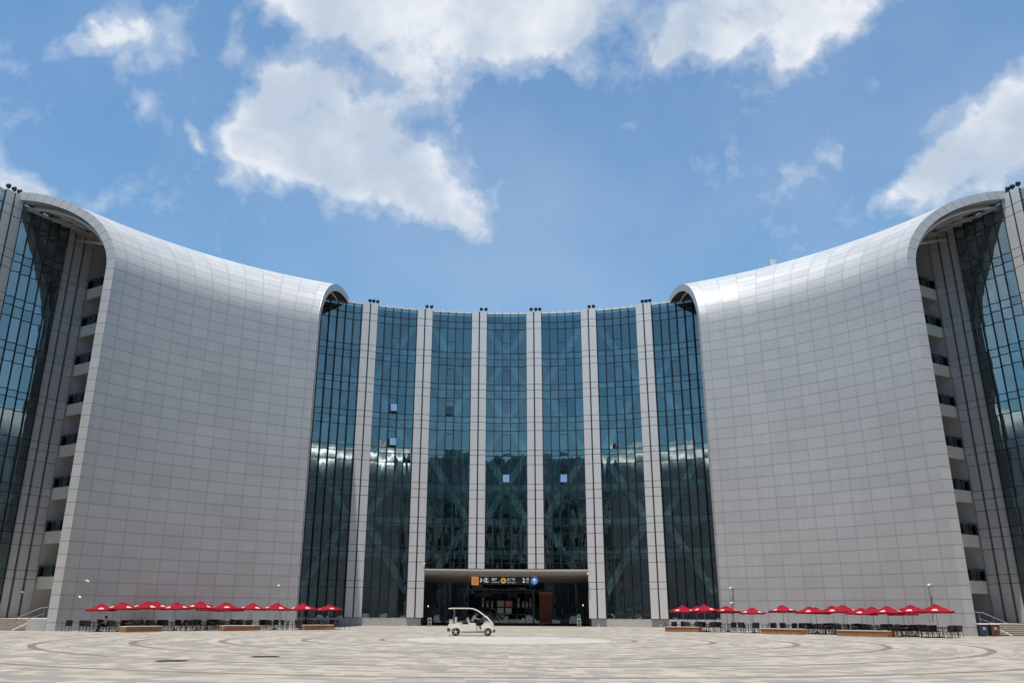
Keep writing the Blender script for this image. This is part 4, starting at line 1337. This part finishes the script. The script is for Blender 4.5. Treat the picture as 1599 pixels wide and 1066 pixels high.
SIT = dict(pelvis=(0, .06, .56), waist=(0, .10, .70), chest=(0, .12, .90), neckbase=(0, .09, 1.03), neck=(0, .07, 1.09), head=(0, .04, 1.19),
           elbowL=(-.26, 0, .76), elbowR=(.26, 0, .76), wristL=(-.17, -.26, .78), wristR=(.15, -.27, .80),
           kneeL=(-.12, -.42, .55), kneeR=(.12, -.44, .54), ankleL=(-.13, -.62, .10), ankleR=(.10, -.66, .10))
# seated reader, facing left (-x): rotate so that -y becomes -x
pr1 = (-32.15, 68.55)
place('c', chr0, chr_k, (pr1[0] + .05, pr1[1], 0), -math.pi / 2, 'dark woven cafe chair carrying the seated person in a white shirt')
person('person in white shirt and black trousers sitting reading at the far left', (pr1[0] + .02, pr1[1], -.09), -math.pi / 2,
       dict(SIT, head=(0, -.02, 1.17), neck=(0, .04, 1.09)), M['shirt_white'], M['cloth_black'])
t = MB(); t.obox((pr1[0] - .42, pr1[1], .84), (0, 1, 0), (.5, 0, .86), (.86, 0, -.5), .16, .11, .012); t.obox((pr1[0] - .58, pr1[1], .84), (0, 1, 0), (-.3, 0, .95), (.95, 0, .3), .16, .11, .012)
tag(t.build('open_book', [M['cloth_maroon']]), 'dark red open book held by the seated person on the far left', 'book')
pr2, pr3 = (-18.75, 80.1), (-18.0, 79.95)
for (q, rz, lb) in ((pr2, math.pi / 2, 'dark woven cafe chair carrying the seated person in black'), (pr3, -math.pi / 2, 'dark woven cafe chair carrying the seated person in maroon')):
    place('c', chr0, chr_k, (q[0], q[1], 0), rz, lb)
person('person in black sitting behind the bench by the left glass bay', (pr2[0], pr2[1], -.09), math.pi / 2, SIT, M['cloth_black'], M['cloth_black'], True)
person('person in maroon top sitting behind the bench by the left glass bay', (pr3[0], pr3[1], -.09), -math.pi / 2, SIT, M['cloth_maroon'], M['cloth_black'], True)

# ------------------------------------------------------------------ the shuttle cart
cart = thing('shuttle_cart', 'cream open sided electric shuttle cart with curved roof driving right across the plaza', 'cart', (0, 0, 0), local=True)
W = .60
def cx(u): return (u - 350) * .00293
def cz(v): return (935 - v) * .00264
def arcpts(xc, zc, r, a0, a1, n):
    return [(xc + r * math.cos(R_(a0 + (a1 - a0) * i / n)), zc + r * math.sin(R_(a0 + (a1 - a0) * i / n))) for i in range(n + 1)]
WR = .262; XR, XF = 0.0, 2.33
# body side outline, going round with wheel arches cut out
ol = [(-.56, .55), (-.52, .80), (-.40, .84), (.30, .84), (.44, .79), (1.48, .79), (1.50, .40), (1.53, .37), (1.86, .37), (1.90, .42)]
ol += [(1.80, .66), (1.92, .78), (2.30, .90), (2.44, .96), (2.62, .92), (2.72, .72), (2.78, .52), (2.76, .36)]
ol += [(XF + .33, .36)] + arcpts(XF, .26, .34, 18, 162, 12)[0:] + [(XF - .34, .33), (.44, .30)]
ol += arcpts(XR, .26, .34, 18, 162, 12) + [(-.34, .40)]
mb = MB(); mb.extrude(ol, -W, W); mb.build('body', M['cart'], cart, bevel=.02)
mb = MB(); mb.extrude(arcpts(XR, .26, .40, 10, 170, 12) + arcpts(XR, .26, .345, 170, 10, 12), -W - .035, -W + .0); mb.extrude(arcpts(XR, .26, .40, 10, 170, 12) + arcpts(XR, .26, .345, 170, 10, 12), W - .0, W + .035)
mb.extrude(arcpts(XF, .26, .40, 10, 170, 12) + arcpts(XF, .26, .345, 170, 10, 12), -W - .035, -W + .0); mb.extrude(arcpts(XF, .26, .40, 10, 170, 12) + arcpts(XF, .26, .345, 170, 10, 12), W - .0, W + .035)
mb.build('wheel_arch', M['cart'], cart)
mb = MB(); mb.box(-.61, -.36, -W - .01, W + .01, .30, .54); mb.build('rear_bumper', M['grey_plastic'], cart, bevel=.03)
mb = MB(); mb.extrude([(2.70, .26), (2.82, .24), (2.86, .30), (2.85, .42), (2.76, .45), (2.62, .44), (2.66, .3)], -W - .01, W + .01); mb.build('front_bumper', M['grey_plastic'], cart, bevel=.015)
mb = MB(); mb.box(.40, 2.02, -W + .03, W - .03, .24, .32); mb.build('chassis', M['grey_plastic'], cart)
# roof with windscreen frame
rf = [(cx(160), cz(222)), (cx(220), cz(205)), (cx(480), cz(203)), (cx(700), cz(205)), (cx(800), cz(222)), (cx(900), cz(270)), (cx(1000), cz(345)), (cx(1100), cz(435))]
for k in range(1):
    mb = MB(); th = .075
    low = [(x - .012, z - th) for x, z in rf]; low[0] = (rf[0][0] + .02, rf[0][1] - .05)
    mb.extrude(rf + low[::-1], -W - .05, W + .05); mb.build('roof', M['cart'], cart, smooth=False, bevel=.015)
for s in (-1, 1):
    mb = MB(); pts = [(cx(1085), s * (W - .02), cz(425)), (cx(1160), s * (W - .02), cz(500)), (cx(1235), s * (W - .02), cz(590)), (cx(1280), s * (W - .03), cz(670)), (2.72, s * (W - .05), .66)]
    mb.tube(pts, .042, 8); mb.build('screen_pillar', M['cart'], cart, smooth=True)
    mb = MB(); mb.tube([(cx(300), s * (W - .05), .84), (cx(295), s * (W - .05), cz(240))], .018, 8); mb.build('rear_post', M['steel'], cart)
    mb = MB(); mb.lathe([(.02, -.02), (.07, 0), (.075, .03)], (2.70, s * .42, .60), 14, axis=Matrix.Rotation(R_(-90), 4, 'Y')); mb.build('headlight', M['sash'], cart)
mb = MB(); mb.face([(cx(1100), -W + .05, cz(440)), (cx(1100), W - .05, cz(440)), (cx(1240), W - .05, cz(600)), (cx(1240), -W + .05, cz(600))], [(0, 0), (1, 0), (1, 1), (0, 1)])
mb.build('windscreen', M['rail_glass'], cart, fix=False)
mb = MB(); mb.extrude([(1.93, .62), (2.08, .98), (2.20, 1.06), (2.40, 1.02), (2.44, .90), (2.1, .7)], -W + .04, W - .04); mb.build('dashboard', M['seatc'], cart, bevel=.015)
for nm, x0, z0 in (('front_seat', .98, .80), ('rear_seat', -.02, .84)):
    mb = MB()
    if nm == 'front_seat':
        mb.box(x0, x0 + .46, -.54, .54, .79, .88); mb.obox((x0 - .08, 0, 1.06), (.96, 0, .28), (0, 1, 0), (-.28, 0, .96), .05, .52, .22)
    else:
        mb.box(-.06, .05, -.54, .54, .86, 1.30); mb.box(.05, .46, -.54, .54, .84, .88)
    mb.build(nm, M['seatc'], cart, bevel=.02)
mb = MB(); mb.box(-.48, -.22, -.45, .45, .86, 1.13); mb.build('rear_box', M['cart'], cart, bevel=.02)
mb = MB(); mb.tube([(.05, -.5, .90), (.30, -.5, .98), (.46, -.5, .90)], .014, 6); mb.build('grab_rail', M['steel'], cart)
# steering wheel
mb = MB(); c = Vector((1.80, -.26, 1.13)); ax = Matrix.Rotation(R_(-50), 4, 'Y')
pts = [c + ax @ Vector((.17 * math.cos(a * math.pi / 10), .17 * math.sin(a * math.pi / 10), 0)) for a in range(21)]
mb.tube(pts, .013, 6, caps=False); mb.tube([c, (2.05, -.26, .92)], .022, 8); mb.bar(pts[0], pts[10], .03, .015); mb.build('steering_wheel', M['black'], cart)
for (x, s) in ((XR, -1), (XF, -1), (XR, 1), (XF, 1)):
    mb = MB(); ax = Matrix.Rotation(R_(90), 4, 'X'); c = (x, s * (W - .07), WR)
    mb.lathe([(.15, -.085), (.235, -.085), (WR, -.06), (WR, .06), (.235, .085), (.15, .085)], c, 28, axis=ax)
    ty = mb.build('wheel', M['rubber'], cart, smooth=True)
    mb = MB(); yf = s * (W + .012)
    mb.lathe([(.16, -.02), (.165, .0), (.15, .02)], (x, s * (W - .01), WR), 24, axis=ax)
    rm = mb.build('rim', M['grey_plastic'], ty)
    mb = MB()
    for k in range(5):
        a = 2 * math.pi * k / 5 + (.3 if x == 0 else .9)
        mb.obox((x + .08 * math.cos(a), yf + s * .008, WR + .08 * math.sin(a)), (math.cos(a), 0, math.sin(a)), (0, 1, 0), (-math.sin(a), 0, math.cos(a)), .085, .01, .022)
    mb.lathe([(.04, -.015), (.035, .02)], (x, yf + s * .01, WR), 12, axis=ax)
    mb.build('spokes', M['white'], ty)
CY = 63.15
cart.location = (-3.81, CY, 0)
# riders (facing +x: rotate -y -> +x)
DRV = dict(pelvis=(0, .05, .58), waist=(0, .03, .72), chest=(0, -.04, .92), neckbase=(0, -.10, 1.03), neck=(0, -.13, 1.08), head=(0, -.17, 1.17),
           elbowL=(-.25, -.28, .80), elbowR=(.25, -.28, .82), wristL=(-.13, -.52, .84), wristR=(.13, -.52, .84),
           kneeL=(-.13, -.42, .60), kneeR=(.13, -.44, .60), ankleL=(-.13, -.50, .18), ankleR=(.13, -.54, .18))
person('person in pale blue shirt and black trousers at the steering wheel of the cart', (-3.81 + 1.27, CY - .26, .34), math.pi / 2, DRV, M['shirt_blue'], M['cloth_black'])
person('person in black beside the driver on the far side of the cart bench', (-3.81 + 1.36, CY + .28, .34), math.pi / 2,
       dict(DRV, wristL=(-.12, -.40, .70), wristR=(.12, -.40, .70), elbowL=(-.25, -.12, .74), elbowR=(.25, -.12, .74)), M['cloth_black'], M['cloth_black'], True)

# ------------------------------------------------------------------ bins, stand signs
for (x, mm, lb) in ((38.05, 'binblue', 'navy blue wheeled waste bin beside the right side steps'), (38.95, 'binbrown', 'brown wheeled waste bin beside the right side steps')):
    t = thing('waste_bin', lb, 'bin', (x, 70.0, 0), 'waste bins by the right steps', local=True)
    mb = MB(); mb.hexa([(-.3, -.27, .06), (.3, -.27, .06), (.3, .27, .06), (-.3, .27, .06)], [(-.37, -.33, .88), (.37, -.33, .88), (.37, .33, .88), (-.37, .33, .88)]); mb.build('bin_body', M[mm], t, bevel=.03)
    mb = MB(); mb.hexa([(-.40, -.36, .885), (.40, -.36, .885), (.40, .36, .885), (-.40, .36, .885)], [(-.36, -.30, .97), (.36, -.30, .97), (.36, .30, .98), (-.36, .30, .98)]); mb.build('bin_lid', M['greyboard'], t, bevel=.02)
    mb = MB(); mb.box(-.12, .12, -.325, -.31, .48, .70); mb.build('bin_label', M['greyboard'], t)
    for s in (-1, 1):
        mb = MB(); mb.lathe([(.08, -.03), (.08, .03)], (s * .25, .28, .08), 14, axis=Matrix.Rotation(R_(90), 4, 'Y')); mb.build('wheel', M['rubber'], t)
for (x, y, hh, mm, lb) in ((-9.4, 103.2, .93, 'greyboard', 'low grey notice stand left of the entrance'), (8.45, 103.2, 1.42, 'green', 'taller notice stand with a green head right of the entrance')):
    t = thing('notice_stand', lb, 'notice stand', (x, y, 0), 'notice stands by the entrance', local=True)
    mb = MB(); mb.box(-.24, .24, -.06, .06, .04, .93); mb.build('panel', M['greyboard'], t, bevel=.01)
    mb = MB(); mb.box(-.3, .3, -.16, .16, 0, .04); mb.build('foot', M['grey_plastic'], t)
    mb = MB()
    for z0 in (.18, .56): mb.box(-.17, .17, -.075, -.062, z0, z0 + .24)
    mb.build('dark_square', M['grey_plastic'], t)
    if hh > 1: mb = MB(); mb.box(-.24, .2, -.05, .05, .94, hh); mb.build('head_panel', M['green'], t)
